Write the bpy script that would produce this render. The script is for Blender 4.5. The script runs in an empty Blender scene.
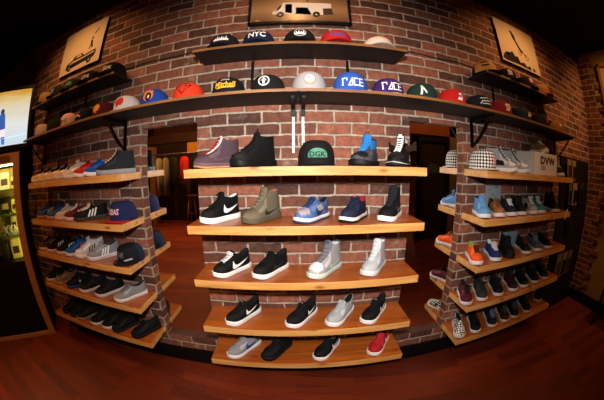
import bpy, bmesh, math, random
from math import sin, cos, pi, radians, sqrt, atan2, degrees
from mathutils import Vector, Matrix
from mathutils.bvhtree import BVHTree

random.seed(7)
scene = bpy.context.scene
COL = scene.collection

# ------------------------------------------------------------------ materials
def lin(h):
    h = h.lstrip('#')
    if len(h) == 3: h = ''.join(ch * 2 for ch in h)
    out = []
    for i in (0, 2, 4):
        c = int(h[i:i + 2], 16) / 255
        out.append(c / 12.92 if c <= .04045 else ((c + .055) / 1.055) ** 2.4)
    return (*out, 1)

_m = {}
def mat(hexc, rough=.7, metal=0, noise=.12, scale=60, bump=.0, emit=0, spec=.22, key=None):
    k = (hexc, rough, metal, noise, scale, bump, emit, spec)
    if k in _m: return _m[k]
    m = bpy.data.materials.new('mat_' + hexc.strip('#') + '_%d' % len(_m)); m.use_nodes = True
    nt = m.node_tree; b = nt.nodes['Principled BSDF']
    b.inputs['Roughness'].default_value = rough; b.inputs['Metallic'].default_value = metal
    b.inputs['Specular IOR Level'].default_value = spec
    c = lin(hexc)
    if emit:
        b.inputs['Base Color'].default_value = c
        b.inputs['Emission Color'].default_value = c
        b.inputs['Emission Strength'].default_value = emit
    elif noise or bump:
        tc = nt.nodes.new('ShaderNodeTexCoord'); n = nt.nodes.new('ShaderNodeTexNoise')
        n.inputs['Scale'].default_value = scale; n.inputs['Detail'].default_value = 4
        nt.links.new(tc.outputs['Object'], n.inputs['Vector'])
        mx = nt.nodes.new('ShaderNodeMix'); mx.data_type = 'RGBA'
        mx.inputs[6].default_value = tuple(x * (1 - noise) for x in c[:3]) + (1,)
        mx.inputs[7].default_value = tuple(min(1, x * (1 + noise)) for x in c[:3]) + (1,)
        nt.links.new(n.outputs['Fac'], mx.inputs[0]); nt.links.new(mx.outputs[2], b.inputs['Base Color'])
        if bump:
            bp = nt.nodes.new('ShaderNodeBump'); bp.inputs['Strength'].default_value = bump
            bp.inputs['Distance'].default_value = .004
            nt.links.new(n.outputs['Fac'], bp.inputs['Height']); nt.links.new(bp.outputs[0], b.inputs['Normal'])
    else:
        b.inputs['Base Color'].default_value = c
    _m[k] = m
    return m

def nodes(m):
    nt = m.node_tree
    return nt, nt.nodes, nt.links, nt.nodes['Principled BSDF']

def brick_mat(name, axis, c1, c2, cm, smear=.25):
    m = bpy.data.materials.new(name); m.use_nodes = True
    nt, N, Lk, b = nodes(m)
    geo = N.new('ShaderNodeNewGeometry'); sep = N.new('ShaderNodeSeparateXYZ'); Lk.new(geo.outputs['Position'], sep.inputs[0])
    comb = N.new('ShaderNodeCombineXYZ')
    Lk.new(sep.outputs[axis], comb.inputs[0])
    off = N.new('ShaderNodeMath'); off.operation = 'ADD'; off.inputs[1].default_value = .0095 + .0685 * 20
    Lk.new(sep.outputs['Z'], off.inputs[0]); Lk.new(off.outputs[0], comb.inputs[1])
    wob = N.new('ShaderNodeTexNoise'); wob.inputs['Scale'].default_value = 12; wob.inputs['Detail'].default_value = 3
    Lk.new(comb.outputs[0], wob.inputs['Vector'])
    vm = N.new('ShaderNodeVectorMath'); vm.operation = 'MULTIPLY_ADD'
    vm.inputs[1].default_value = (.024, .018, 0); vm.inputs[2].default_value = (-.012, -.009, 0)
    Lk.new(wob.outputs['Color'], vm.inputs[0])
    ad = N.new('ShaderNodeVectorMath'); Lk.new(comb.outputs[0], ad.inputs[0]); Lk.new(vm.outputs[0], ad.inputs[1])
    br = N.new('ShaderNodeTexBrick')
    br.offset = .5; br.squash = 1
    br.inputs['Scale'].default_value = 1; br.inputs['Brick Width'].default_value = .203; br.inputs['Row Height'].default_value = .0685
    br.inputs['Mortar Size'].default_value = .0082; br.inputs['Mortar Smooth'].default_value = .55; br.inputs['Bias'].default_value = -.1
    br.inputs['Color1'].default_value = lin(c1); br.inputs['Color2'].default_value = lin(c2); br.inputs['Mortar'].default_value = lin(cm)
    Lk.new(ad.outputs[0], br.inputs['Vector'])
    # wear inside each brick
    n2 = N.new('ShaderNodeTexNoise'); n2.inputs['Scale'].default_value = 26; n2.inputs['Detail'].default_value = 8; n2.inputs['Roughness'].default_value = .7
    Lk.new(comb.outputs[0], n2.inputs['Vector'])
    rp = N.new('ShaderNodeMapRange'); rp.inputs[1].default_value = .3; rp.inputs[2].default_value = .75; rp.inputs[3].default_value = .5; rp.inputs[4].default_value = 1.4
    Lk.new(n2.outputs['Fac'], rp.inputs[0])
    mul = N.new('ShaderNodeMix'); mul.data_type = 'RGBA'; mul.blend_type = 'MULTIPLY'; mul.inputs[0].default_value = 1
    Lk.new(br.outputs['Color'], mul.inputs[6]); Lk.new(rp.outputs[0], mul.inputs[7])
    # blotches of old mortar and whitewash
    n3 = N.new('ShaderNodeTexNoise'); n3.inputs['Scale'].default_value = 5.5; n3.inputs['Detail'].default_value = 9; n3.inputs['Roughness'].default_value = .72
    Lk.new(comb.outputs[0], n3.inputs['Vector'])
    r3 = N.new('ShaderNodeMapRange'); r3.inputs[1].default_value = .57; r3.inputs[2].default_value = .76; r3.inputs[3].default_value = 0; r3.inputs[4].default_value = smear
    Lk.new(n3.outputs['Fac'], r3.inputs[0])
    mx = N.new('ShaderNodeMix'); mx.data_type = 'RGBA'; mx.inputs[7].default_value = lin(cm)
    Lk.new(r3.outputs[0], mx.inputs[0]); Lk.new(mul.outputs[2], mx.inputs[6]); Lk.new(mx.outputs[2], b.inputs['Base Color'])
    b.inputs['Roughness'].default_value = .82; b.inputs['Specular IOR Level'].default_value = .3
    hm = N.new('ShaderNodeMath'); hm.operation = 'MULTIPLY_ADD'; hm.inputs[1].default_value = -1
    nz = N.new('ShaderNodeMath'); nz.operation = 'MULTIPLY'; nz.inputs[1].default_value = .35; Lk.new(n2.outputs['Fac'], nz.inputs[0])
    Lk.new(br.outputs['Fac'], hm.inputs[0]); Lk.new(nz.outputs[0], hm.inputs[2])
    bp = N.new('ShaderNodeBump'); bp.inputs['Strength'].default_value = .8; bp.inputs['Distance'].default_value = .009
    Lk.new(hm.outputs[0], bp.inputs['Height']); Lk.new(bp.outputs[0], b.inputs['Normal'])
    return m

def wood_mat(name, ca, cb, rough, knots=True, coat=0, along=0):
    """pine board: grain stretched along x, round knots; ca/cb = the two grain colours"""
    m = bpy.data.materials.new(name); m.use_nodes = True
    nt, N, Lk, b = nodes(m)
    tc = N.new('ShaderNodeTexCoord'); oi = N.new('ShaderNodeObjectInfo')
    sh = N.new('ShaderNodeVectorMath'); sh.operation = 'MULTIPLY_ADD'; sh.inputs[1].default_value = (7.3, 3.1, 5.7)
    cr = N.new('ShaderNodeCombineXYZ')
    for i in range(3): Lk.new(oi.outputs['Random'], cr.inputs[i])
    Lk.new(cr.outputs[0], sh.inputs[0]); Lk.new(tc.outputs['Object'], sh.inputs[2])
    mp = N.new('ShaderNodeMapping'); mp.inputs['Scale'].default_value = (1.6, 16, 22); Lk.new(sh.outputs[0], mp.inputs[0])
    n = N.new('ShaderNodeTexNoise'); n.inputs['Scale'].default_value = 1.6; n.inputs['Detail'].default_value = 6; n.inputs['Distortion'].default_value = 1.0
    Lk.new(mp.outputs[0], n.inputs['Vector'])
    cram = N.new('ShaderNodeValToRGB'); cram.color_ramp.elements[0].position = .33; cram.color_ramp.elements[1].position = .68
    cram.color_ramp.elements[0].color = lin(ca); cram.color_ramp.elements[1].color = lin(cb)
    Lk.new(n.outputs['Fac'], cram.inputs[0])
    out = cram.outputs[0]
    if knots:
        mp2 = N.new('ShaderNodeMapping'); mp2.inputs['Scale'].default_value = (5.2, 8, 14); Lk.new(sh.outputs[0], mp2.inputs[0])
        v = N.new('ShaderNodeTexVoronoi'); v.inputs['Scale'].default_value = 1; v.inputs['Randomness'].default_value = 1; Lk.new(mp2.outputs[0], v.inputs['Vector'])
        kr = N.new('ShaderNodeValToRGB'); kr.color_ramp.elements[0].position = .06; kr.color_ramp.elements[1].position = .19
        kr.color_ramp.elements[0].color = (.8, .8, .8, 1); kr.color_ramp.elements[1].color = (0, 0, 0, 1)
        Lk.new(v.outputs['Distance'], kr.inputs[0])
        mk = N.new('ShaderNodeMix'); mk.data_type = 'RGBA'; mk.inputs[7].default_value = lin('#7a3508')
        Lk.new(kr.outputs[0], mk.inputs[0]); Lk.new(out, mk.inputs[6]); out = mk.outputs[2]
    Lk.new(out, b.inputs['Base Color'])
    b.inputs['Roughness'].default_value = rough
    b.inputs['Coat Weight'].default_value = coat; b.inputs['Coat Roughness'].default_value = .18
    return m

def floor_mat():
    m = bpy.data.materials.new('floor_boards'); m.use_nodes = True
    nt, N, Lk, b = nodes(m)
    tc = N.new('ShaderNodeTexCoord')
    mp = N.new('ShaderNodeMapping'); mp.inputs['Rotation'].default_value = (0, 0, radians(8)); Lk.new(tc.outputs['Object'], mp.inputs[0])
    br = N.new('ShaderNodeTexBrick'); br.offset = .37
    br.inputs['Scale'].default_value = 1; br.inputs['Brick Width'].default_value = .62; br.inputs['Row Height'].default_value = .09
    br.inputs['Mortar Size'].default_value = .0012; br.inputs['Bias'].default_value = 0
    br.inputs['Color1'].default_value = lin('#571a0a'); br.inputs['Color2'].default_value = lin('#782c10'); br.inputs['Mortar'].default_value = lin('#35130a')
    Lk.new(mp.outputs[0], br.inputs['Vector'])
    mp2 = N.new('ShaderNodeMapping'); mp2.inputs['Scale'].default_value = (3, 40, 1); Lk.new(mp.outputs[0], mp2.inputs[0])
    n = N.new('ShaderNodeTexNoise'); n.inputs['Scale'].default_value = 1.5; n.inputs['Detail'].default_value = 6; Lk.new(mp2.outputs[0], n.inputs['Vector'])
    r = N.new('ShaderNodeMapRange'); r.inputs[3].default_value = .6; r.inputs[4].default_value = 1.4; Lk.new(n.outputs['Fac'], r.inputs[0])
    mul = N.new('ShaderNodeMix'); mul.data_type = 'RGBA'; mul.blend_type = 'MULTIPLY'; mul.inputs[0].default_value = 1
    Lk.new(br.outputs['Color'], mul.inputs[6]); Lk.new(r.outputs[0], mul.inputs[7]); Lk.new(mul.outputs[2], b.inputs['Base Color'])
    b.inputs['Roughness'].default_value = .5
    return m

M_BRICK = brick_mat('brick_wall', 'X', '#52332a', '#a06049', '#b3a391', .6)
M_BRICK_R = brick_mat('brick_side', 'Y', '#4e241a', '#8a4a30', '#a08a6a')
M_EDGE = wood_mat('pine_edge', '#c48440', '#dba660', .5, True, .1)
M_TOP = wood_mat('stained_top', '#8c4312', '#b05e20', .36, True, .3)
M_HATB = wood_mat('dark_board', '#0c0706', '#150d09', .6, False, 0)
M_HATE = wood_mat('board_edge', '#704620', '#8f5f2e', .55, False, 0)
M_BLACK = mat('#0c0b0b', .5, 0, 0)
M_DARK = mat('#141110', .8, 0, .1, 8)

# ------------------------------------------------------------------ object helpers
def link(o, parent=None):
    COL.objects.link(o)
    if parent is not None: o.parent = parent
    return o

def thing(name, label, cat, loc=(0, 0, 0), rz=0, group=None):
    o = bpy.data.objects.new(name, None); link(o)
    o.empty_display_size = .05
    o.location = loc; o.rotation_euler = (0, 0, rz)
    o['label'] = label; o['category'] = cat
    if group: o['group'] = group
    return o

def tag(o, label, cat, group=None):
    o['label'] = label; o['category'] = cat
    if group: o['group'] = group
    return o

def obj(name, bm, mats, parent=None, smooth=False):
    me = bpy.data.meshes.new(name); bm.normal_update(); bm.to_mesh(me); bm.free()
    if not isinstance(mats, (list, tuple)): mats = [mats]
    for m in mats: me.materials.append(m)
    if smooth:
        for p in me.polygons: p.use_smooth = True
    return link(bpy.data.objects.new(name, me), parent)

def struct(name, bm, mats, parent=None):
    o = obj(name, bm, mats, parent)
    o['kind'] = 'structure'
    return o

def add_box(bm, x0, x1, y0, y1, z0, z1, bevel=0, mi=0, matrix=None):
    r = bmesh.ops.create_cube(bm, size=1)
    vs = r['verts']
    for v in vs:
        v.co = Vector(((x0 + x1) / 2 + v.co.x * (x1 - x0), (y0 + y1) / 2 + v.co.y * (y1 - y0), (z0 + z1) / 2 + v.co.z * (z1 - z0)))
    fs = set(f for v in vs for f in v.link_faces)
    for f in fs: f.material_index = mi
    if bevel:
        es = list(set(e for v in vs for e in v.link_edges))
        rr = bmesh.ops.bevel(bm, geom=es, offset=bevel, segments=2, affect='EDGES', profile=.6)
        vs = list(set(v for f in rr['faces'] for v in f.verts) | set(v for v in vs if v.is_valid))
        for f in rr['faces']: f.material_index = mi
    if matrix is not None:
        for v in vs: v.co = matrix @ v.co
    return vs

def box(x0, x1, y0, y1, z0, z1, bevel=0):
    bm = bmesh.new(); add_box(bm, x0, x1, y0, y1, z0, z1, bevel); return bm

def add_tube(bm, pts, r, n=8, mi=0):
    pts = [Vector(p) for p in pts]
    rings = []
    for i, p in enumerate(pts):
        t = (pts[min(i + 1, len(pts) - 1)] - pts[max(i - 1, 0)]).normalized()
        a = Vector((0, 0, 1)) if abs(t.z) < .9 else Vector((1, 0, 0))
        u = t.cross(a).normalized(); w = t.cross(u)
        rr = r[i] if isinstance(r, (list, tuple)) else r
        rings.append([bm.verts.new(p + rr * (cos(2 * pi * k / n) * u + sin(2 * pi * k / n) * w)) for k in range(n)])
    skin(bm, rings, True, mi)
    for ring in (rings[0][::-1], rings[-1]):
        f = bm.faces.new(ring); f.material_index = mi

def skin(bm, rings, closed=True, mi=0):
    for a, b in zip(rings[:-1], rings[1:]):
        n = len(a)
        for k in range(n if closed else n - 1):
            k2 = (k + 1) % n
            try:
                f = bm.faces.new((a[k], a[k2], b[k2], b[k])); f.material_index = mi
            except ValueError:
                pass

def add_lathe(bm, prof, c=(0, 0, 0), n=20, mi=0):
    rings = [[bm.verts.new((c[0] + r * cos(2 * pi * k / n), c[1] + r * sin(2 * pi * k / n), c[2] + z)) for k in range(n)] for r, z in prof]
    skin(bm, rings, True, mi)
    for ring in (rings[0][::-1], rings[-1]):
        f = bm.faces.new(ring); f.material_index = mi

def lerp(tab, x):
    if x <= tab[0][0]: return tab[0][1]
    for (a, b), (c, d) in zip(tab[:-1], tab[1:]):
        if x <= c: return b + (d - b) * (x - a) / (c - a) if c > a else d
    return tab[-1][1]

# ------------------------------------------------------------------ flat decals laid over curved surfaces
def poly_bm(polys, step):
    """flat polygons (2d) cut into a grid so they can be wrapped over a surface"""
    bm = bmesh.new()
    for poly in polys:
        vs = [bm.verts.new((p[0], p[1], 0)) for p in poly]
        try: bm.faces.new(vs)
        except ValueError: pass
    bmesh.ops.triangulate(bm, faces=bm.faces[:])
    return grid_cut(bm, step)

def grid_cut(bm, step):
    if not bm.verts: return bm
    for ax in (0, 1):
        lo = min(v.co[ax] for v in bm.verts); hi = max(v.co[ax] for v in bm.verts)
        n = int((hi - lo) / step)
        for i in range(1, n + 1):
            co = [0, 0, 0]; no = [0, 0, 0]; co[ax] = lo + (hi - lo) * i / (n + 1); no[ax] = 1
            bmesh.ops.bisect_plane(bm, geom=bm.verts[:] + bm.edges[:] + bm.faces[:], plane_co=co, plane_no=no)
    return bm

def shade(h, f):
    h = h.lstrip('#')
    if len(h) == 3: h = ''.join(ch * 2 for ch in h)
    v = [int(h[i:i + 2], 16) for i in (0, 2, 4)]
    v = [min(255, int(x * f + ((f - 1) * 45 if f > 1 else 0))) for x in v]
    return '#%02x%02x%02x' % tuple(v)

def wrap(bm, bvh, to3, direction, off=.0012, maxd=1):
    d = Vector(direction)
    bad = []
    for v in bm.verts:
        hit, no, _, _ = bvh.ray_cast(Vector(to3(v.co.x, v.co.y)), d, maxd)
        if hit is None: bad.append(v)
        else:
            if no.dot(d) > 0: no = -no
            v.co = hit - d * off * .6 + no * off * .6
    if bad: bmesh.ops.delete(bm, geom=bad, context='VERTS')
    bm.normal_update()
    for f in bm.faces:
        if f.normal.dot(d) > 0: f.normal_flip()
    return bm

def thick(pts, w, closed=False):
    """line strip -> list of quads"""
    out = []
    P = [Vector(p) for p in pts]
    if closed: P.append(P[0])
    for a, b in zip(P[:-1], P[1:]):
        t = (b - a)
        if t.length < 1e-9: continue
        t.normalize(); n = Vector((-t.y, t.x)) * w / 2; e = t * w / 2
        out.append([a - e + n, a - e - n, b + e - n, b + e + n])
    return out

def circle(cx, cy, r, n=20, ry=None):
    ry = ry or r
    return [(cx + r * cos(2 * pi * i / n), cy + ry * sin(2 * pi * i / n)) for i in range(n)]

def text_bm(body, width, height, spacing=1.0, bold=.025):
    cu = bpy.data.curves.new('lettering', 'FONT'); cu.body = body; cu.offset = bold; cu.resolution_u = 2; cu.space_character = spacing
    o = bpy.data.objects.new('lettering', cu); COL.objects.link(o)
    dg = bpy.context.evaluated_depsgraph_get(); ev = o.evaluated_get(dg); me = ev.to_mesh()
    bm = bmesh.new(); bm.from_mesh(me); ev.to_mesh_clear()
    bpy.data.objects.remove(o); bpy.data.curves.remove(cu)
    xs = [v.co.x for v in bm.verts]; ys = [v.co.y for v in bm.verts]
    x0, x1, y0, y1 = min(xs), max(xs), min(ys), max(ys)
    for v in bm.verts:
        v.co = Vector(((v.co.x - (x0 + x1) / 2) / (x1 - x0) * width, (v.co.y - (y0 + y1) / 2) / (y1 - y0) * height, 0))
    bmesh.ops.triangulate(bm, faces=bm.faces[:])
    return bm

# ------------------------------------------------------------------ shoes
FOOT = [(0, .012), (.012, .020), (.035, .026), (.08, .030), (.16, .0325), (.26, .0335), (.36, .0335), (.46, .0355), (.56, .040), (.66, .0445), (.76, .0470), (.84, .0455), (.90, .0410), (.95, .0330), (.985, .0205), (1, .010)]
LOW = [(0, 1.0, 0), (.011, .998, 0), (.021, .982, .003), (.031, .95, .006), (.039, .90, .008), (.046, .83, .011), (.052, .75, .013), (.060, .67, .015), (.069, .60, .016), (.079, .545, .014), (.086, .515, .012)]
MID = LOW[:-1] + [(.092, .515, .017), (.104, .49, .020)]
HIGH = LOW[:5] + [(.048, .83, .011), (.058, .75, .014), (.069, .685, .017), (.081, .63, .020), (.094, .58, .025), (.108, .535, .031), (.121, .50, .037), (.134, .475, .040), (.145, .46, .039)]
SLIP = [(0, 1.0, 0), (.011, .998, 0), (.021, .98, .003), (.030, .945, .006), (.038, .88, .008), (.044, .80, .011), (.050, .71, .013), (.057, .63, .014), (.065, .57, .012), (.073, .53, .010)]
TAPER = [(0, .96), (.014, 1.0), (.03, .985), (.042, .93), (.055, .85), (.07, .79), (.095, .73), (.12, .72), (.16, .77)]
SWOOSH = [(.13, .95), (.06, .70), (.01, .42), (.0, .22), (.04, .07), (.12, .0), (.24, .01), (.40, .12), (.60, .33), (.80, .58), (1.0, .86), (.80, .68), (.60, .54), (.45, .45), (.33, .41), (.24, .43), (.18, .52), (.145, .68)]
NS = 26

SLIDE = None
def shoe(name, label, toe, yaw, z, style='low', c='#151515', sole='#e8e6e2', out=None, lace=None, tongue=None, lining=None,
         swoosh=None, stripes=None, toecap=None, heel=None, panel=None, L=.285, sole_h=.026, group=None, rough=.75, cuff=None,
         check=None, fox=None, H=1.0, extra=None, cat='shoe', Wd=1.0, rows=6, foot=1, loop=None, strap=None):
    if max(lin(c)[:3]) < .016: c = shade(c, .62)
    if SLIDE and abs(toe[0]) > .8:
        H *= {'low': .84, 'mid': .84, 'high': .90, 'slip': .9}[style]; sole_h *= .9
    elif style != 'high':
        H *= .92
    lev = {'low': LOW, 'mid': MID, 'high': HIGH, 'slip': SLIP}[style]
    lev = [(a * H, b, d) for a, b, d in lev]
    ux, uy = cos(yaw), sin(yaw)
    cx, cy = toe[0] - ux * L / 2, toe[1] - uy * L / 2
    root = thing(name, label, cat, (cx, cy, z), yaw, group)
    X = lambda s: (s - .5) * L
    spring = lambda s: .010 * max(0, (s - .78) / .22) ** 2
    cen = lambda s: foot * .006 * sin(pi * s) - foot * .004
    K = len(lev) - 1
    topz = lev[-1][0]
    dipmax = {'low': .022, 'mid': .014, 'high': .008, 'slip': .014}[style] * H
    def ring(zz, sf, sb, p, scale=1, dip=0, q=10, over=None):
        rt, lf = [], []
        for i in range(NS + 1):
            u = (1 - cos(pi * i / NS)) / 2
            s = sb + (sf - sb) * u
            e = (max(0, 1 - u ** p)) ** .5 * (max(0, 1 - (1 - u) ** q)) ** .5
            w = lerp(FOOT, s) * Wd * scale * e
            zv = zz + spring(s)
            if dip: zv -= dip * max(0, sin(pi * min(1, max(0, (u - .05) / .95)))) ** 1.3
            rt.append(Vector((X(s), cen(s) + w, zv))); lf.append(Vector((X(s), cen(s) - w, zv)))
        return rt + lf[-2:0:-1]
    # sole
    def sole_bm(z0, z1, grow):
        bm = bmesh.new(); rings = []
        for fz, g in ((0, .95), (.10, 1.0), (.5, 1.01), (.88, 1.0), (1, .97)):
            rings.append([bm.verts.new(v) for v in [Vector((p.x * (1 + (grow - 1) * .35), p.y * grow * g, p.z)) for p in ring(z0 + (z1 - z0) * fz, 1, 0, 40, 1, 0, 40)]])
        skin(bm, rings)
        n = len(rings[0])
        for rg, flip in ((rings[0], True), (rings[-1], False)):
            for i in range(n // 2):                     # close with a strip of quads across the foot
                a, b2, c2, d2 = rg[i], rg[i + 1], rg[(n - i - 1) % n], rg[(n - i) % n]
                vs = []
                for v in (a, b2, c2, d2):
                    if v not in vs: vs.append(v)
                if len(vs) > 2:
                    try: bm.faces.new(vs[::-1] if flip else vs)
                    except ValueError: pass
        bmesh.ops.recalc_face_normals(bm, faces=bm.faces[:])
        return bm
    if out:
        so = obj('sole', sole_bm(.009, sole_h, 1.06), mat(sole, .6, 0, .06, 80), root, True)
        obj('outsole', sole_bm(0, .009, 1.07), mat(out, .7, 0, .06, 80), so, True)
    else:
        so = obj('sole', sole_bm(0, sole_h, 1.06), mat(sole, .6, 0, .06, 80), root, True)
    if fox:
        bm = bmesh.new()
        add_tube(bm, [Vector((p.x * 1.022, p.y * 1.065, p.z)) for p in ring(sole_h * .55, 1, 0, 40, 1, 0, 40)] + [Vector((p.x * 1.022, p.y * 1.065, p.z)) for p in ring(sole_h * .55, 1, 0, 40, 1, 0, 40)[:1]], .0016, 5)
        obj('foxing_stripe', bm, mat(fox, .6, 0, 0), so, True)
    # upper
    bm = bmesh.new(); rings = []
    for k, (zz, sf, sb) in enumerate(lev):
        f = k / K
        p = 14 - 11.2 * f ** .6
        rings.append([bm.verts.new(v) for v in ring(sole_h - .003 + zz, sf, sb, p, lerp(TAPER, zz / H), dipmax * f ** 2.2, 10 - 3 * f)])
    skin(bm, rings, True, 0)
    zz, sf, sb = lev[-1]; sc = lerp(TAPER, zz / H)
    inner = []
    for dz, g, ins in ((.0035, .95, .012), (.002, .84, .022), (-.012, .78, .03), (-.035, .80, .03), (-.055, .8, .03)):
        inner.append([bm.verts.new(v) for v in ring(max(sole_h - .003 + zz + dz, sole_h + .004), sf - ins, sb + ins, 2.8, sc * g, dipmax if dz > -.03 else 0, 7)])
    skin(bm, [rings[-1], inner[0], inner[1]], True, 0)
    skin(bm, inner[1:], True, 1)
    f = bm.faces.new(inner[-1]); f.material_index = 1
    bmesh.ops.recalc_face_normals(bm, faces=bm.faces[:])
    outer_faces = [[v.index for v in fc.verts] for fc in bm.faces]
    bm.verts.index_update()
    bvh = BVHTree.FromBMesh(bm)
    um = mat(c, rough, 0, .14, 90, .25)
    if check: um = check_mat()
    up = obj('upper', bm, [um, mat(lining or '#1a1817', .9, 0, .1, 90)], root, True)
    # ridge line of the vamp
    ridge = [(sf, sole_h - .003 + zz + spring(sf)) for zz, sf, sb in lev if sf < .96]
    dist = [0]
    for a, b in zip(ridge[:-1], ridge[1:]): dist.append(dist[-1] + sqrt(((a[0] - b[0]) * L) ** 2 + (a[1] - b[1]) ** 2))
    def rp(d):
        s = lerp(list(zip(dist, [r[0] for r in ridge])), d); zv = lerp(list(zip(dist, [r[1] for r in ridge])), d)
        if d > dist[-1]:
            zv += (d - dist[-1]) * .93; s -= (d - dist[-1]) * .35 / L
        return s, zv
    d0 = lerp([(-r[0], dd) for r, dd in zip(ridge, dist)], -.76)
    d1 = dist[-1]
    if style != 'slip':
        tl = {'low': .020, 'mid': .024, 'high': .026}[style] * H
        bm = bmesh.new(); ra = []
        nq = 14
        for i in range(nq + 1):
            d = d0 + (d1 + tl - d0) * i / nq
            s, zv = rp(d)
            hw = (.013 + .012 * min(1, i / nq * 1.6)) * (1 if i < nq else .8)
            row = []
            for th_, off in ((1, .0045), (-1, -.003)):
                for j in range(7):
                    yy = (j - 3) / 3 * hw * th_
                    row.append(bm.verts.new((X(s) + (off if d > d1 - .02 else 0), cen(s) + yy, zv + off * (.8 if d <= d1 - .02 else .3) - (yy / .03) ** 2 * .010)))
            ra.append(row)
        skin(bm, ra, True)
        for rr in (ra[0], ra[-1]): bm.faces.new(rr)
        bmesh.ops.recalc_face_normals(bm, faces=bm.faces[:])
        tg = obj('tongue', bm, mat(tongue or c, .85, 0, .12, 90), root, True)
        if loop:
            s, zv = rp(d1 + tl); bm = bmesh.new()
            add_tube(bm, [(X(s), -.006, zv - .004), (X(s) - .004, -.006, zv + .014), (X(s) - .004, .006, zv + .014), (X(s), .006, zv - .004)], .0025, 6)
            obj('pull_loop', bm, mat(loop, .8), tg, True)
        if extra and 'tag' in extra:
            s, zv = rp(d1 + tl * .55); bm = bmesh.new()
            add_box(bm, X(s) + .0055, X(s) + .0085, -.011, .011, zv - .008, zv + .008, .001)
            obj('tongue_label', bm, mat(extra['tag'], .7, 0, 0), tg)
        bm = bmesh.new()
        for i in range(rows):
            d = d0 + .006 + (d1 + tl * .1 - d0 - .006) * i / (rows - 1)
            s, zv = rp(d); s2, z2 = rp(d + .004)
            t = Vector(((s2 - s) * L, 0, z2 - zv)).normalized(); nrm = Vector((-t.z, 0, t.x))
            if nrm.z < 0: nrm = -nrm
            hw = .017 + .004 * i / rows
            for sg in (1, -1):
                pts = []
                for j in range(7):
                    yy = (j - 3) / 3 * hw
                    sh = t * (sg * yy * .28)
                    pp = Vector((X(s), cen(s) + yy, zv)) + sh + nrm * (.0075 - (yy / hw) ** 2 * .0055 + (.0012 if sg > 0 else 0))
                    pts.append(pp)
                add_tube(bm, pts, .0031, 5)
        # bow
        if style in ('low', 'mid'):
            s, zv = rp(d1 + tl * .12); cpt = Vector((X(s) + .004, cen(s), zv + .009))
            for sg in (1, -1):
                add_tube(bm, [cpt, cpt + Vector((.004, sg * .014, .003)), cpt + Vector((.010, sg * .024, -.006)), cpt + Vector((.014, sg * .018, -.012)), cpt + Vector((.010, sg * .006, -.004)), cpt], .0023, 5)
        obj('laces', bm, mat(lace or shade(c, 1.4), .8, 0, .05, 60), root, True)
    else:
        for sg in (1, -1):
            bmg = poly_bm([[(X(.52), .032), (X(.60), .034), (X(.57), .062), (X(.50), .062)]], .006)
            for v in bmg.verts: v.co.y += sole_h - .026
            wrap(bmg, bvh, lambda a, b: (a, sg * .2, b), (0, -sg, 0))
            obj('elastic_gore', bmg, mat(lace or '#101010', .9), root, True)
    # side marks
    def side(nm, polys, colr, off=.0013, sides=(1, -1), rg=.55):
        for sg in sides:
            b2 = poly_bm(polys, .005)
            wrap(b2, bvh, lambda a, b: (a, sg * .2, b), (0, -sg, 0), off)
            if len(b2.faces): obj(nm, b2, mat(colr, rg, 0, .03), root, True)
            else: b2.free()
    zb = sole_h - .003
    if style != 'slip':
        hh = topz / .086
        sty = [(.735, .050), (.66, .060), (.59, .070), (.54, .079)] + ([] if style == 'low' else [(.50, topz / H * .98)]) + [(.455, topz / H * .9), (.50, .062), (.58, .050), (.66, .040), (.73, .036)]
        side('eyestay', [[(X(s_), zb + h_ * H - .004) for s_, h_ in sty]], shade(c, 1.2), .0008)
    if panel:
        for col, pts in panel:
            side('side_panel', [[(X(s), zb + h * H) for s, h in pts]], col, .0009)
    if heel:
        side('heel_counter', [[(X(.0), zb + .004), (X(.20), zb + .004), (X(.17), zb + .03 * H), (X(.13), zb + topz * .72), (X(.0), zb + topz * .78)]], heel, .0011)
    if swoosh:
        sc_, sx0, sz0, sw, shh = (1, .63, .010, .50, .046) if not isinstance(swoosh, tuple) else (1,) + swoosh[1:]
        colr = swoosh[0] if isinstance(swoosh, tuple) else swoosh
        side('swoosh', [[(X(sx0 - sw * a), zb + (sz0 + shh * b) * H) for a, b in SWOOSH]], colr, .0022)
    if stripes:
        for i in range(3):
            s0 = .60 - .085 * i
            h = (.052 + .006 * i) * H
            side('stripe', [[(X(s0), zb + .004), (X(s0 - .045), zb + .004), (X(s0 - .045 - .075), zb + h), (X(s0 - .075), zb + h)]], stripes, .0020)
    if toecap:
        b2 = poly_bm([[(X(.76), -.03), (X(.84), -.05), (X(.93), -.05), (X(.955), -.02), (X(.96), 0), (X(.955), .02), (X(.93), .05), (X(.84), .05), (X(.76), .03), (X(.74), 0)]], .004)
        wrap(b2, bvh, lambda a, b: (a, b, .3), (0, 0, -1), .0022)
        obj('toe_cap', b2, mat(toecap, .7, 0, .05), root, True)
    if cuff:
        side('collar_cuff', [[(X(-.02), zb + topz * .80), (X(.5), zb + topz * .80), (X(.49), zb + topz * 1.05), (X(-.02), zb + topz * 1.05)]], cuff, .0012)
    if strap:
        side('ankle_strap', [[(X(.02), zb + .098 * H), (X(.52), zb + .098 * H), (X(.52), zb + .120 * H), (X(.02), zb + .120 * H)]], strap, .003)
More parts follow.
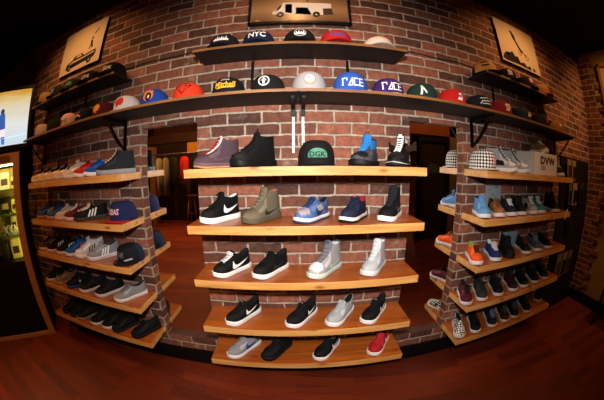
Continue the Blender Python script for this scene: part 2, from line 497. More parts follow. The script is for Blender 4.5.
    if extra and 'wings' in extra:
        for sg in (1, -1):
            bm = bmesh.new()
            P = [(.10, .095), (.02, .105), (-.02, .125), (-.045, .118), (-.03, .105), (-.05, .098), (-.03, .088), (-.045, .078), (-.01, .078), (.05, .070), (.10, .075)]
            lay = []
            for dy in (0, .006):
                lay.append([bm.verts.new((X(.40) + (.045 - a) * -.35, sg * (.030 + (.10 - a) * .36 + dy * .5), zb + b - .012 + dy)) for a, b in P])
            skin(bm, lay, True); bm.faces.new(lay[0]); bm.faces.new(lay[1])
            bmesh.ops.recalc_face_normals(bm, faces=bm.faces[:])
            obj('wing', bm, mat(extra['wings'], .7, 0, .15), root)
    return root

_ck = []
def check_mat(scale=62, a='#e4ded6', b='#141212'):
    key = (scale, a, b)
    for k, m in _ck:
        if k == key: return m
    m = bpy.data.materials.new('checkerboard_canvas'); m.use_nodes = True
    nt, N, Lk, bs = nodes(m)
    tc = N.new('ShaderNodeTexCoord'); mp = N.new('ShaderNodeMapping'); mp.inputs['Rotation'].default_value = (0, 0, radians(45))
    mp.inputs['Location'].default_value = (.003, .002, .0033)
    if scale > 70:                                       # wrapped round a cap's crown
        sx = N.new('ShaderNodeSeparateXYZ'); Lk.new(tc.outputs['Object'], sx.inputs[0])
        at = N.new('ShaderNodeMath'); at.operation = 'ARCTAN2'; Lk.new(sx.outputs['Y'], at.inputs[0]); Lk.new(sx.outputs['X'], at.inputs[1])
        mu = N.new('ShaderNodeMath'); mu.operation = 'MULTIPLY'; mu.inputs[1].default_value = .095; Lk.new(at.outputs[0], mu.inputs[0])
        cb = N.new('ShaderNodeCombineXYZ'); Lk.new(mu.outputs[0], cb.inputs[0]); Lk.new(sx.outputs['Z'], cb.inputs[1])
        Lk.new(cb.outputs[0], mp.inputs[0])
    else:
        Lk.new(tc.outputs['Object'], mp.inputs[0])
    ch = N.new('ShaderNodeTexChecker'); ch.inputs['Scale'].default_value = scale
    ch.inputs['Color1'].default_value = lin(a); ch.inputs['Color2'].default_value = lin(b)
    Lk.new(mp.outputs[0], ch.inputs['Vector']); Lk.new(ch.outputs['Color'], bs.inputs['Base Color']); bs.inputs['Roughness'].default_value = .8
    _ck.append((key, m))
    return m

# ------------------------------------------------------------------ caps
def cap(label, x, y, z, yaw=-90, c='#111111', brim=None, logo=None, button=None, group=None, check=False, back=None, Hc=.108, sticker=None, ext=.058):
    root = thing('baseball_cap', label, 'cap', (x, y, z), radians(yaw), group)
    bm = bmesh.new(); rings = []
    n = 44; K = 14
    for k in range(K + 1):
        f = k / K
        zz = .006 + Hc * sin(f * pi / 2) ** .95
        r = max(.02, cos(f * pi / 2)) ** .52
        row = []
        for i in range(n):
            t = 2 * pi * i / n
            a, b = .102, .094
            front = max(0, cos(t))
            rr = r * (1 + .10 * front * sin(f * pi) ** .8)
            seam = 1 - .012 * max(0, 1 - abs(((t / (pi / 3)) % 1) - .0) * 9) if False else 1
            row.append(bm.verts.new((a * cos(t) * rr * seam + .006 * f, b * sin(t) * rr * seam, zz + .010 * front * sin(f * pi))))
        rings.append(row)
    skin(bm, rings, True, 0)
    bm.faces.new(rings[-1])
    if back:
        for fc in bm.faces:
            ct = fc.calc_center_median()
            if ct.x < -.005 - .1 * 0: fc.material_index = 1
    bvh = BVHTree.FromBMesh(bm)
    cm = check_mat(71) if check else mat(c, .85, 0, .10, 120, .15)
    obj('crown', bm, [cm, mat(back or c, .85, 0, .1, 120)], root, True)
    # brim
    bm = bmesh.new(); rows = []
    for i in range(27):
        t = radians(-78 + 156 * i / 26)
        inn = Vector((.097 * cos(t), .090 * sin(t)))
        w = cos(t * 90 / 78) ** .55 if abs(t) < radians(77.9) else 0
        outp = Vector((.097 * cos(t) + ext * w, .0985 * sin(t)))
        row = []
        for j in range(6):
            p = inn.lerp(outp, j / 5)
            row.append((p.x, p.y, .0040 + .006 * (1 - (p.y / .1) ** 2) + .002 * (1 - j / 5)))
        rows.append([bm.verts.new(q) for q in row] + [bm.verts.new((q[0], q[1], q[2] - .0035)) for q in row[::-1]])
    skin(bm, rows, True)
    for rr in (rows[0], rows[-1]): bm.faces.new(rr)
    bmesh.ops.recalc_face_normals(bm, faces=bm.faces[:])
    br = obj('brim', bm, mat(brim or c, .8, 0, .1, 120), root, True)
    bm = bmesh.new(); add_lathe(bm, [(.0075, 0), (.0085, .002), (.006, .0055), (.002, .0065)], (.006, 0, Hc + .004), 12)
    obj('button', bm, mat(button or brim or c, .8, 0, 0), root, True)
    if sticker:
        bm = bmesh.new(); add_lathe(bm, [(.013, 0), (.013, .0006)], (.128, -.03, .0108), 16)
        obj('sticker', bm, mat(sticker, .4, .3, 0), br)
    for spec in (logo or []):
        kind = spec[0]
        if kind == 'poly':
            b2 = poly_bm(spec[1], .007)
            col = spec[2]; off = spec[3] if len(spec) > 3 else .0016; nm = spec[4] if len(spec) > 4 else 'emblem'
        else:
            _, body, w, h, zc_, col = spec[:6]; off = spec[6] if len(spec) > 6 else .0016; nm = 'lettering'
            b2 = text_bm(body, w, h)
            for v in b2.verts: v.co.y += zc_
            grid_cut(b2, .008)
        wrap(b2, bvh, lambda a, b: (.3, -(-a), b), (-1, 0, 0), off)
        if len(b2.faces): obj(nm, b2, mat(col, .7, 0, 0), root, True)
        else: b2.free()
    return root

# ================================================================== THE ROOM
XL, XR, YB, HC = -5.2, 3.38, -7.0, 3.0
bm = box(XL, 5.6, YB, 0.12, -.1, 0); fl = struct('floor', bm, floor_mat())
bm = box(XL - .1, 5.7, YB - .1, 0.12, HC, HC + .1); struct('ceiling', bm, mat('#070504', .95, 0, .2, 2))
bm = bmesh.new()                                         # brick wall with two shallow niches for the mirrors
xs = [XL - .1, -1.008, -.594, .666, 1.080, XR]; zs = [0, .257, 1.740, HC]
def quad(vs, mi=0):
    f = bm.faces.new([bm.verts.new(v) for v in vs]); f.material_index = mi
NICHE = .045
for i in range(5):
    for j in range(3):
        niche = i in (1, 3) and j == 1
        a, b, c, d = xs[i], xs[i + 1], zs[j], zs[j + 1]; yy = NICHE if niche else 0
        quad([(a, yy, c), (b, yy, c), (b, yy, d), (a, yy, d)])
        if niche:
            quad([(a, 0, c), (a, yy, c), (a, yy, d), (a, 0, d)], 1); quad([(b, yy, c), (b, 0, c), (b, 0, d), (b, yy, d)], 1)
            quad([(a, 0, c), (b, 0, c), (b, yy, c), (a, yy, c)], 2); quad([(a, yy, d), (b, yy, d), (b, 0, d), (a, 0, d)])
a, b = xs[0], xs[-1]
quad([(b, .12, 0), (a, .12, 0), (a, .12, HC), (b, .12, HC)])
quad([(a, .12, 0), (a, 0, 0), (a, 0, HC), (a, .12, HC)]); quad([(b, 0, 0), (b, .12, 0), (b, .12, HC), (b, 0, HC)])
bmesh.ops.remove_doubles(bm, verts=bm.verts[:], dist=1e-5)
struct('wall_back', bm, [M_BRICK, M_BRICK_R, mat('#4e3026', .85, 0, .4, 14, .4)])
bm = box(XL - .1, XL, YB, 0, 0, HC); struct('wall_left', bm, mat('#3a2417', .85, 0, .2, 3))
bm = box(XL - .1, 5.7, YB - .1, YB, 0, HC); struct('wall_front', bm, mat('#6b3d1c', .8, 0, .3, 2))
bm = bmesh.new()
add_box(bm, XR, XR + .12, -2.6, .12, 0, HC)
struct('wall_right', bm, mat('#8a6a3e', .85, 0, .15, 3))
bm = box(5.6, 5.7, YB, -2.6, 0, HC); struct('wall_right_alcove', bm, mat('#5a3820', .85, 0, .2, 2))
bm = box(XR + .12, 5.7, -2.6, -2.5, 0, HC); struct('wall_alcove_return', bm, mat('#5a3820', .85, 0, .2, 2))
bm = box(-2.40, XR, -.018, 0, 0, .135, .003); struct('baseboard_back', bm, M_BLACK)
bm = box(XR - .018, XR, -2.6, -.02, 0, .135, .003); struct('baseboard_right', bm, M_BLACK)
bm = box(-2.6, XR, -.05, 0, 2.912, 3.0, .004); struct('trim_1', bm, mat('#2a1810', .7))
# brick pier on the right wall, ragged where the plaster stops
bm = bmesh.new()
random.seed(3)
for i in range(42):
    z0 = .136 + i * .0685
    if z0 + .0685 > HC: break
    d = .19 + (.10 if i % 2 else .02) + random.uniform(-.03, .05)
    if 1.15 < z0 < 1.8: d += .05
    add_box(bm, XR - .025, XR, -d, -.001, z0, z0 + .0685)
struct('wall_right_pier', bm, M_BRICK_R)
# window on the right wall
win = thing('window_1', 'window', 'window', (XR, -.72, 2.3)); win['kind'] = 'structure'; del win['label'], win['category']
bm = bmesh.new()
for a in (-.36, .32): add_box(bm, -.05, 0, a, a + .045, -.42, .52, .004)
for a in (-.42, .48): add_box(bm, -.05, 0, -.36, .365, a, a + .045, .004)
struct('window_frame', bm, mat('#8a6335', .6, 0, .1), win)
bm = box(-.012, -.004, -.32, .33, -.38, .49); struct('window_shade', bm, mat('#b98d50', .8, 0, .1), win)

# ================================================================== MIRRORS
def mirror(x0, x1, label):
    bm = box(x0 + .0006, x1 - .0006, NICHE - .006, NICHE - .0006, .2576, 1.7394, .0)
    m = bpy.data.materials.new('mirror_glass'); m.use_nodes = True
    nt, N, Lk, b = nodes(m)
    b.inputs['Base Color'].default_value = (.93, .92, .90, 1); b.inputs['Metallic'].default_value = 1; b.inputs['Roughness'].default_value = .0
    o = obj('wall_mirror', bm, m); tag(o, label, 'mirror')
mirror(-1.008, -.594, 'tall mirror on the brick wall between left and center shoe shelves')
mirror(.666, 1.080, 'tall mirror on the brick wall between center and right shoe shelves')

# ================================================================== SHOE SHELVES
T, D = .044, .262
ZC = [1.46, 1.177, .880, .572, .300]
ZL = [1.462, 1.172, .905, .625, .333]
ZR = [1.461, 1.171, .872, .583, .295]
def plank(x0, x1, z, label, group):
    bm = bmesh.new()
    add_box(bm, x0, x1, -D, -.0015, z - T, z, .003)
    bm.normal_update()
    for f in bm.faces:
        f.material_index = 1 if f.normal.z > .8 else 0
    cx = (x0 + x1) / 2
    for v in bm.verts: v.co -= Vector((cx, -D / 2, z - T))
    o = obj('wooden_shelf', bm, [M_EDGE, M_TOP]); o.location = (cx, -D / 2, z - T)
    tag(o, label, 'shelf', group)
desc = {'C': ['center plank shelf at eye level holding a green-lettered black cap between high-tops', 'center plank shelf holding the olive high-top, second from the top',
              'middle center plank shelf holding the plain white high-top', 'center plank shelf with pale grey shoe among three black ones', 'lowest center plank shelf with the red shoe'],
        'L': ['left plank shelf at eye level with the red and the blue shoe', 'left plank shelf holding the cap with a red brim', 'middle left plank shelf holding the all-black-brimmed cap beside a grey striped shoe',
              'left plank shelf with the plain grey canvas shoe at its right end', 'lowest left plank shelf, near the floor, with only dark shoes'],
        'R': ['right plank shelf at eye level with the checkered cap and white box', 'right plank shelf with the sky blue high-top, second from the top', 'middle right plank shelf with the bright orange shoe',
              'right plank shelf with the maroon shoe at its left end', 'lowest right plank shelf with the checkered slip-on']}
for i in range(5):
    plank(-.570, .649, ZC[i], desc['C'][i], 'center shoe shelves')
    plank(-2.201, -1.016, ZL[i], desc['L'][i], 'left shoe shelves')
    plank(1.087, 2.314, ZR[i], desc['R'][i], 'right shoe shelves')

# ================================================================== CAP SHELVES AND THEIR HARDWARE
def board(x0, x1, d, z, label, round_ends=0):
    bm = bmesh.new(); add_box(bm, x0, x1, -d, -.0015, z - .016, z, .002)
    bm.normal_update()
    for f in bm.faces: f.material_index = 1 if (f.normal.y < -.8) else 0
    cx = (x0 + x1) / 2
    for v in bm.verts: v.co -= Vector((cx, -d / 2, z - .016))
    o = obj('wall_shelf', bm, [M_HATB, M_HATE]); o.location = (cx, -d / 2, z - .016)
    tag(o, label, 'shelf', 'thin cap shelves')
ZH, ZT = 1.824, 2.112
board(-2.262, -.0015, .29, ZH, 'long thin dark shelf of caps, left half of the long row')
board(.0015, 2.36, .29, ZH, 'long thin dark shelf of caps, right half of the long row')
board(-.565, .592, .225, ZT, 'short thin dark cap shelf under the framed truck picture')
board(-2.235, -1.128, .225, ZT - .005, 'short thin dark cap shelf under the car picture')
board(1.178, 2.16, .225, ZT - .005, 'short thin dark cap shelf under the bike rider picture')

M_CHROME = mat('#86868a', .45, 1, 0)
def rail(x, z0, z1, mname, label, cat='shelf rail', w=.0085):
    t = thing('shelf_rail', label, cat, (x, 0, z0))
    bm = bmesh.new(); add_box(bm, -w, w, -.010, -.0005, 0, z1 - z0, .002)
    obj('track', bm, mname, t)
    bm = bmesh.new()
    for k in range(int((z1 - z0) / .032)):
        add_box(bm, -.0022, .0022, -.0106, -.0098, .012 + k * .032, .030 + k * .032)
    obj('slot', bm, M_BLACK, t)['kind'] = 'stuff'
rail(-.027, 1.528, 1.735, M_CHROME, 'chrome slotted shelf rail above the center shelves, left of the pair')
rail(.027, 1.535, 1.735, M_CHROME, 'chrome slotted shelf rail above the center shelves, right of the pair')
M_BLKM = mat('#101010', .4, .6, 0)
rail(-.263, 1.825, 2.09, M_BLKM, 'black slotted rail under the truck picture shelf, left one')
rail(.291, 1.825, 2.09, M_BLKM, 'black slotted rail under the truck picture shelf, right one')
rail(-1.62, 1.825, 2.085, M_BLKM, 'black slotted rail under the car picture cap shelf')
rail(1.42, 1.825, 2.085, M_BLKM, 'black slotted rail under the bike picture cap shelf')
def bracket(x, label, arm=.25, ztop=None, drop=.2, brace=True):
    ztop = ztop or ZH - .0165
    t = thing('shelf_bracket', label, 'bracket', (x, 0, ztop))
    bm = bmesh.new(); add_box(bm, -.013, .013, -.010, -.0005, -drop, -.001, .002); obj('wall_plate', bm, M_BLKM, t)
    bm = bmesh.new()
    vs = [(-.0105, -.001), (-arm, -.001), (-arm, -.014), (-.0105, -.030)]
    lay = [[bm.verts.new((sx * .008, a, b)) for a, b in vs] for sx in (-1, 1)]
    skin(bm, lay); bm.faces.new(lay[0]); bm.faces.new(lay[1]); bmesh.ops.recalc_face_normals(bm, faces=bm.faces[:])
    obj('arm', bm, M_BLKM, t)
    if brace:
        bm = bmesh.new(); pts = []
        for i in range(9):
            u = i / 8; pts.append((0, -.02 - (arm - .07) * u, -drop + .015 + (drop - .035) * (u ** 1.25)))
        add_tube(bm, pts, .008, 8); obj('brace', bm, M_BLKM, t, True)
bracket(-1.15, 'black braced bracket under the cap shelf, above the black left high-top')
bracket(-2.24, 'black braced bracket under the cap shelf, beside the television')
bracket(1.16, 'black braced bracket under the cap shelf, above the checkered cap')
bracket(2.33, 'black braced bracket under the cap shelf, right of the white box')
bracket(-.027, 'black arm bracket topping the left chrome rail', .22, None, .068, False)
bracket(.027, 'black arm bracket topping the right chrome rail', .22, None, .068, False)

# ================================================================== PICTURES
def relief(name, polys, colr, parent, y, x0, z0, w, h):
    bm = bmesh.new()
    for poly in polys:
        P = [(x0 + p[0] * w, z0 + p[1] * h) for p in poly]
        a = [bm.verts.new((p[0], y, p[1])) for p in P]
        try: bm.faces.new(a)
        except ValueError: pass
    bmesh.ops.triangulate(bm, faces=bm.faces[:]); bm.normal_update()
    for f in bm.faces:
        if f.normal.y > 0: f.normal_flip()
    return obj(name, bm, colr, parent)
# step-van photograph
t = thing('framed_picture', 'framed dark photograph of a white step van, high on the center wall', 'picture', (.014, 0, 2.345))
bm = bmesh.new()
for a in (-.318, .300): add_box(bm, a, a + .018, -.035, -.001, 0, .56, .003)
for a in (0, .542): add_box(bm, -.318, .318, -.035, -.001, a, a + .018, .003)
obj('frame', bm, mat('#0b0a0a', .35, 0, 0), t)
def photo_mat():
    m = bpy.data.materials.new('van_photo'); m.use_nodes = True
    nt, N, Lk, b = nodes(m)
    tc = N.new('ShaderNodeTexCoord'); sp = N.new('ShaderNodeSeparateXYZ'); Lk.new(tc.outputs['Object'], sp.inputs[0])
    rm = N.new('ShaderNodeValToRGB'); e = rm.color_ramp.elements
    e[0].position = .02; e[0].color = lin('#5a3c28'); e[1].position = .30; e[1].color = lin('#2a1d17')
    k = e.new(.12); k.color = lin('#9a7550')
    Lk.new(sp.outputs['Z'], rm.inputs[0]); Lk.new(rm.outputs[0], b.inputs['Base Color']); b.inputs['Roughness'].default_value = .3
    return m
obj('photograph', box(-.302, .302, -.022, -.002, .016, .545), photo_mat(), t)
V = lambda n, p, c: relief(n, p, mat(c, .5, 0, 0), t, -.0226, -.3, .0, .6, .6)
V('van', [[(.22, .13), (.22, .16), (.25, .19), (.29, .20), (.31, .27), (.33, .29), (.83, .285), (.83, .22), (.74, .21), (.74, .12), (.62, .12), (.58, .22), (.46, .22), (.46, .13)]], '#d9d0c4')
V('van_door', [[(.35, .15), (.42, .14), (.42, .27), (.35, .27)]], '#7a2a1c')
V('van_windscreen', [[(.265, .20), (.30, .21), (.315, .265), (.29, .25)]], '#3a2a20')
V('van_shadow', [[(.46, .13), (.46, .22), (.58, .22), (.62, .12)]], '#3a2a1e'); V('van_shadow', [[(.74, .12), (.74, .21), (.83, .22), (.85, .13)]], '#3a2a1e')  # dark flat shapes: the shadow below the van, drawn into the picture
for q in (.30, .67): V('van_wheel', [circle(q, .125, .038, 18)], '#1a1210'); V('van_hub', [circle(q, .125, .017, 12)], '#a08a70') if False else relief('van_hub', [circle(q, .125, .017, 12)], mat('#a08a70', .5, 0, 0), t, -.0230, -.3, .0, .6, .6)
V('rider', [[(.56, .30), (.585, .36), (.60, .34), (.60, .29)]], '#7a4a30')
V('marking', [circle(.065, .055, .025, 12, .012)], '#b07a3a')

def canvas(x0, x1, z0, z1, label):
    t = thing('canvas_picture', label, 'picture', ((x0 + x1) / 2, 0, z0))
    w, h = x1 - x0, z1 - z0
    bm = box(-w / 2, w / 2, -.03, -.001, 0, h, .002); obj('panel', bm, mat('#15100d', .6), t)
    bm = box(-w / 2, w / 2, -.0312, -.0301, .0, h); obj('print', bm, mat('#cdb79c', .7, 0, .06, 6), t)
    return t, w, h
t, w, h = canvas(-2.085, -1.515, 2.36, 2.785, 'beige canvas print of an old car with a jumping skateboarder')
K = lambda n, p, c='#1b1512', yy=-.0316: relief(n, p, mat(c, .6, 0, 0), t, yy, -w / 2, 0, w, h)
K('car', [[(.16, .10), (.20, .22), (.34, .27), (.40, .34), (.56, .34), (.62, .27), (.88, .30), (.90, .22), (.86, .13), (.30, .08)]])
K('car_highlight', [[(.22, .19), (.36, .235), (.62, .235), (.86, .265), (.86, .235), (.60, .20), (.34, .19)], [(.42, .275), (.44, .325), (.54, .325), (.57, .275)]], '#c2ab90', -.0319)
for q in (.27, .76):
    K('car_wheel', [circle(q, .11, .055, 16, .07)], '#0f0b0a', -.0322); K('wheel_hub', [circle(q, .11, .02, 10, .026)], '#b09a80', -.0325)
K('skater', [[(.70, .36), (.73, .46), (.72, .55), (.76, .56), (.78, .46), (.80, .37), (.77, .36), (.75, .43), (.73, .36)], circle(.75, .60, .022, 10, .03)])
K('skateboard', [[(.76, .70), (.84, .80), (.86, .78), (.78, .68)]])
t, w, h = canvas(1.597, 2.167, 2.36, 2.785, 'beige canvas print of a bike rider leaping over rubble')
K('rubble', [[(.02, .06), (.06, .16), (.12, .22), (.16, .14), (.22, .24), (.28, .30), (.33, .20), (.40, .22), (.44, .10), (.55, .14), (.62, .07), (.70, .12), (.74, .03), (.40, .04), (.1, .03)], [(.78, .03), (.80, .12), (.84, .10), (.85, .03)]])
K('rider', [[(.36, .74), (.40, .80), (.44, .76), (.46, .62), (.52, .48), (.58, .40), (.55, .36), (.47, .46), (.42, .58), (.38, .66)], circle(.375, .80, .03, 12, .04)])
K('bike', thick(circle(.50, .36, .045, 12, .06), .012, True) + thick(circle(.66, .30, .045, 12, .06), .012, True) + thick([(.50, .36), (.57, .42), (.66, .30)], .014))

bm = bmesh.new(); add_tube(bm, [(-1.42 + 2.86 * i / 40, -.0045, 2.205 + .004 * sin(i * 1.3)) for i in range(41)], .0035, 6)
tag(obj('cable', bm, mat('#15100e', .6, 0, 0), None, True), 'thin black cable running along the brick wall behind the upper cap shelves', 'cable')
# ================================================================== TELEVISION AND LIT CABINET (left, angled into the corner)
A = Vector((-2.474, -.275, 0)); ang = atan2(-.745, -.667)
# local x runs along the cabinet's front away from the camera's right, local y points back into the wall
cab = thing('display_cabinet', 'dark display cabinet with lit glass shelves at the far left', 'cabinet', A, ang)
# local +y of a frame rotated by ang:
#   x axis = (-.667,-.745); y axis = (.745,-.667) = towards the room, so the carcass lies at negative y
CW, CD, CHh = 1.25, .33, 1.755
M_CAB = mat('#1c110c', .5, 0, .2, 12); M_CABF = mat('#b27c5c', .45, 0, .2, 14)
bm = bmesh.new()
add_box(bm, -.05, -.012, -CD, -.02, 0, CHh); add_box(bm, CW - .012, CW + .03, -CD, -.02, 0, CHh)
add_box(bm, -.05, CW + .03, -CD, -.02, CHh, CHh + .02); add_box(bm, -.012, CW - .012, -CD, -CD + .015, 0, CHh)
obj('carcass', bm, M_CAB, cab)
bm = bmesh.new(); add_box(bm, -.012, CW - .012, -CD + .016, -.02, .76, .78)
obj('deck', bm, M_CAB, cab)
bm = bmesh.new()
add_box(bm, -.045, .035, -.019, .012, .0, CHh, .004); add_box(bm, CW - .05, CW + .03, -.019, .012, 0, CHh, .004)
add_box(bm, .0355, CW - .0505, -.019, .010, 1.665, CHh, .004); add_box(bm, .0355, CW - .0505, -.019, .010, 0, .045, .004)
obj('frame', bm, M_CABF, cab)
obj('base_panel', box(.036, CW - .051, -.018, -.004, .046, .745), mat('#0c0807', .5, 0, .1), cab)
obj('sill', box(.036, CW - .051, -.019, .004, .746, .785, .003), M_CAB, cab)
pl = obj('name_plate', box(.07, .60, .0105, .014, 1.685, 1.735, .001), mat('#7a5428', .4, .2, .1), cab)
M_GL = bpy.data.materials.new('clear_glass'); M_GL.use_nodes = True
_b = M_GL.node_tree.nodes['Principled BSDF']; _b.inputs['Transmission Weight'].default_value = 1; _b.inputs['Roughness'].default_value = 0; _b.inputs['IOR'].default_value = 1.1; _b.inputs['Base Color'].default_value = (.93, .97, .93, 1)
obj('glass_door', box(.036, CW - .051, -.012, -.008, .786, 1.664), M_GL, cab)
M_GS = mat('#5f7f4a', .2, 0, 0)
ZS = [.786, 1.03, 1.22, 1.44]
for zq in ZS[1:]:
    obj('glass_shelf', box(-.011, CW - .013, -CD + .017, -.03, zq - .008, zq), M_GS, cab)
bm = box(.05, CW - .06, -.06, -.03, 1.650, 1.662); obj('light_tube', bm, mat('#ffe9a0', .5, 0, 0, emit=45), cab)
bm = box(.05, CW - .06, -CD + .0165, -CD + .019, .79, 1.64); obj('back_panel', bm, mat('#c9b96a', .6, 0, .12, 6), cab)
bm = bmesh.new(); add_tube(bm, [(.018, -.045, .80), (.018, -.045, 1.64)], .008, 8); obj('light_tube', bm, mat('#ffe38a', .5, 0, 0, emit=55), cab)  # unseen tube added behind the stile to brighten all shelves evenly
def on_cab(x, y, z): return A + Matrix.Rotation(ang, 3, 'Z') @ Vector((x, y, z))
def pack(x, zsh, w, h, d, c, label, y=-.17, top=None, name='product_box'):
    t = thing(name, label, 'box', on_cab(x, y, zsh + .0005), ang, 'goods inside the lit cabinet')
    obj('carton', box(-w / 2, w / 2, -d / 2, d / 2, 0, h, .003), mat(c, .5, 0, .08), t)
    obj('front_label', box(-w * .36, w * .36, d / 2 + .0002, d / 2 + .0012, h * .25, h * .62), mat(top or '#2a2416', .5, 0, 0), t)
pack(.20, ZS[3], .13, .16, .07, '#f2efe2', 'white carton on the top glass shelf of the lit cabinet', top='#4a3a24')
pack(.085, ZS[3], .06, .11, .05, '#d9c860', 'small yellow carton on the top glass shelf, right of the white one')
pack(.22, ZS[2], .14, .15, .07, '#2c2a1c', 'black carton with pale mark on the second glass shelf of the cabinet', top='#a89a5c')
pack(.09, ZS[2], .07, .12, .06, '#bdb35a', 'olive yellow carton on the second glass shelf, right of the black one')
pack(.14, ZS[1], .08, .15, .06, '#e4dc98', 'tall cream carton standing behind the white letters', y=-.22)
pack(.16, ZS[0], .12, .19, .06, '#d8d07e', 'tall pale yellow carton on the cabinet deck')
pack(.32, ZS[0], .10, .16, .06, '#3a3a20', 'dark green carton on the cabinet deck left of the yellow one')
bm = text_bm('XKN', .22, .085, 1.1); bm2 = bmesh.ops.extrude_face_region(bm, geom=bm.faces[:])
for v in [g for g in bm2['geom'] if isinstance(g, bmesh.types.BMVert)]: v.co.z -= .008
bmesh.ops.recalc_face_normals(bm, faces=bm.faces[:])
for v in bm.verts: v.co = Vector((-v.co.x, v.co.z, v.co.y + .0428))
bmesh.ops.reverse_faces(bm, faces=bm.faces[:])
o = obj('shop_letters', bm, mat('#f2f0ea', .5, 0, 0)); o.location = on_cab(.150, -.062, ZS[1] + .0012); o.rotation_euler = (0, 0, ang)
tag(o, 'white block letters standing on a glass shelf in the lit cabinet', 'letters')

tv = thing('television', 'wall-mounted television showing an ice hockey game', 'television', on_cab(0, 0, 1.79), ang)
obj('housing', box(-.165, .86, -.06, .0, 0, .575, .006), M_BLACK, tv)
def scr_mat():
    m = bpy.data.materials.new('ice_picture'); m.use_nodes = True
    nt, N, Lk, b = nodes(m)
    tc = N.new('ShaderNodeTexCoord'); sp = N.new('ShaderNodeSeparateXYZ'); Lk.new(tc.outputs['Object'], sp.inputs[0])
    rm = N.new('ShaderNodeValToRGB'); e = rm.color_ramp.elements
    e[0].position = .04; e[0].color = lin('#dff0fb'); e[1].position = .52; e[1].color = lin('#e2a440')
    for p, c in ((.22, '#f6f6f4'), (.30, '#f3ead4'), (.39, '#f2e2c4'), (.46, '#f0cf8a')): e.new(p).color = lin(c)
    n = N.new('ShaderNodeTexNoise'); n.inputs['Scale'].default_value = 9
    mp = N.new('ShaderNodeMapping'); mp.inputs['Scale'].default_value = (.4, 1, 3); Lk.new(tc.outputs['Object'], mp.inputs[0]); Lk.new(mp.outputs[0], n.inputs['Vector'])
    ad = N.new('ShaderNodeMath'); ad.operation = 'MULTIPLY_ADD'; ad.inputs[1].default_value = .10; Lk.new(n.outputs['Fac'], ad.inputs[0])
    sb = N.new('ShaderNodeMath'); sb.inputs[1].default_value = -.05; Lk.new(sp.outputs['Z'], sb.inputs[0]); Lk.new(sb.outputs[0], ad.inputs[2])
    Lk.new(ad.outputs[0], rm.inputs[0]); Lk.new(rm.outputs[0], b.inputs['Emission Color']); b.inputs['Emission Strength'].default_value = .85
    b.inputs['Base Color'].default_value = (0, 0, 0, 1); b.inputs['Roughness'].default_value = .2
    m['screen'] = 1
    return m
sc_ = obj('screen', box(-.130, .83, .0002, .002, .035, .540), scr_mat(), tv)
def tvrel(nm, polys, c, e, yy=.0026):
    polys = [[(.055 + (p[0] - .2) * .95 + .1 if nm != 'rink_line' else p[0], p[1]) for p in q] for q in polys]
    bm = bmesh.new()
    for poly in polys:
        bm.faces.new([bm.verts.new((p[0], yy, p[1])) for p in poly])
    bm.normal_update()
    for f in bm.faces:
        if f.normal.y < 0: f.normal_flip()
    obj(nm, bm, mat(c, .5, 0, 0, emit=e), sc_)
tvrel('player_jersey', [[(.20, .19), (.31, .18), (.32, .27), (.29, .33), (.22, .33)]], '#2d4a86', 1.6)
tvrel('player_trunks', [[(.20, .12), (.30, .12), (.31, .18), (.20, .19)]], '#e0a8b0', 2.0)
tvrel('player_legs', [[(.20, .05), (.24, .05), (.25, .12), (.20, .12)], [(.26, .04), (.31, .04), (.30, .12), (.26, .12)]], '#3a5aa0', 1.6)
tvrel('player_head', [circle(.26, .35, .028, 14)], '#27365a', 1.4)
tvrel('rink_line', [[(-.12, .115), (.19, .10), (.19, .104), (-.12, .119)]], '#7fa8d0', 3.0)

# ================================================================== SHOES
def Y(yaw): return radians(yaw)
def fit(toe, yaw, L=.285):
    """heel stays clear of the wall"""
    room = abs(toe[1]) - .018
    a = radians(yaw)
    if -sin(a) * L > room:
        s = min(1, room / L); b = math.asin(s)
        a = -b if cos(a) > 0 else -(pi - b)
    return a
def S(name, label, x, y, yaw, z, **k):
    L = k['L'] = k.get('L', .285) * .96
    if SLIDE:                                            # toes line up near the front edge of the shelf
        x = -.008 + (x + .008) * (1.484 + SLIDE) / (1.484 + y); y = SLIDE
    return shoe(name, label, (x, y), fit((x, y), yaw, L), z + .0004, **k)
SLIDE = None
W_ = '#ece9e4'; BK = '#121214'
G = 'shoes on display'
SLIDE = -.225
z = ZC[0]
S('high_top_sneaker', 'mauve grey high-top with red laces and white collar, gum sole', -.525, -.22, -142, z, style='high', c='#4e3b45', sole='#6a5055', out='#b48a5e', lace='#b3131f', tongue='#e9e2e2', lining='#ece6e6', L=.272, H=.85, swoosh=('#5a4450', .66, .012, .46, .04))
S('boot', 'bulky all-black lace-up boot on the top center shelf', -.325, -.225, -136, z, style='high', c='#15161a', sole='#0e0e10', lace='#0d0d0f', tongue='#141418', L=.285, sole_h=.032, H=.89, Wd=1.12, loop='#111114', toecap='#1d1d22', cat='boot')
S('high_top_sneaker', 'grey and bright blue high-top seen from the front, black toe', .275, -.23, -100, z, style='high', c='#46464f', sole='#141416', lace='#2d86d8', tongue='#2f80cc', lining='#222', L=.27, H=.86, toecap='#16161a', loop='#1c1c20', rows=7, panel=[('#2f86d4', [(.30, .075), (.56, .07), (.50, .13), (.12, .13)])], Wd=1.22)
S('high_top_sneaker', 'black and white high-top with wing flaps on its ankles', .470, -.23, -103, z, style='high', c='#151416', sole='#18181a', fox='#f2f0ee', lace='#f4f2f0', tongue='#141416', lining='#e8e6e4', L=.27, H=.92, extra={'wings': '#2e1d15', 'tag': '#e8e6e4'}, toecap='#19181b', rows=7, Wd=1.15, cuff='#e6e4e2')
z = ZC[1]
S('high_top_sneaker', 'black mid-top with big white curved side mark and thick white sole', -.520, -.175, -128, z, style='mid', c=BK, sole='#f2f0ee', lace='#0f0f10', swoosh=('#f5f3f1', .54, .018, .46, .046), sole_h=.030, L=.27, H=1.1, lining='#d8d4d0')
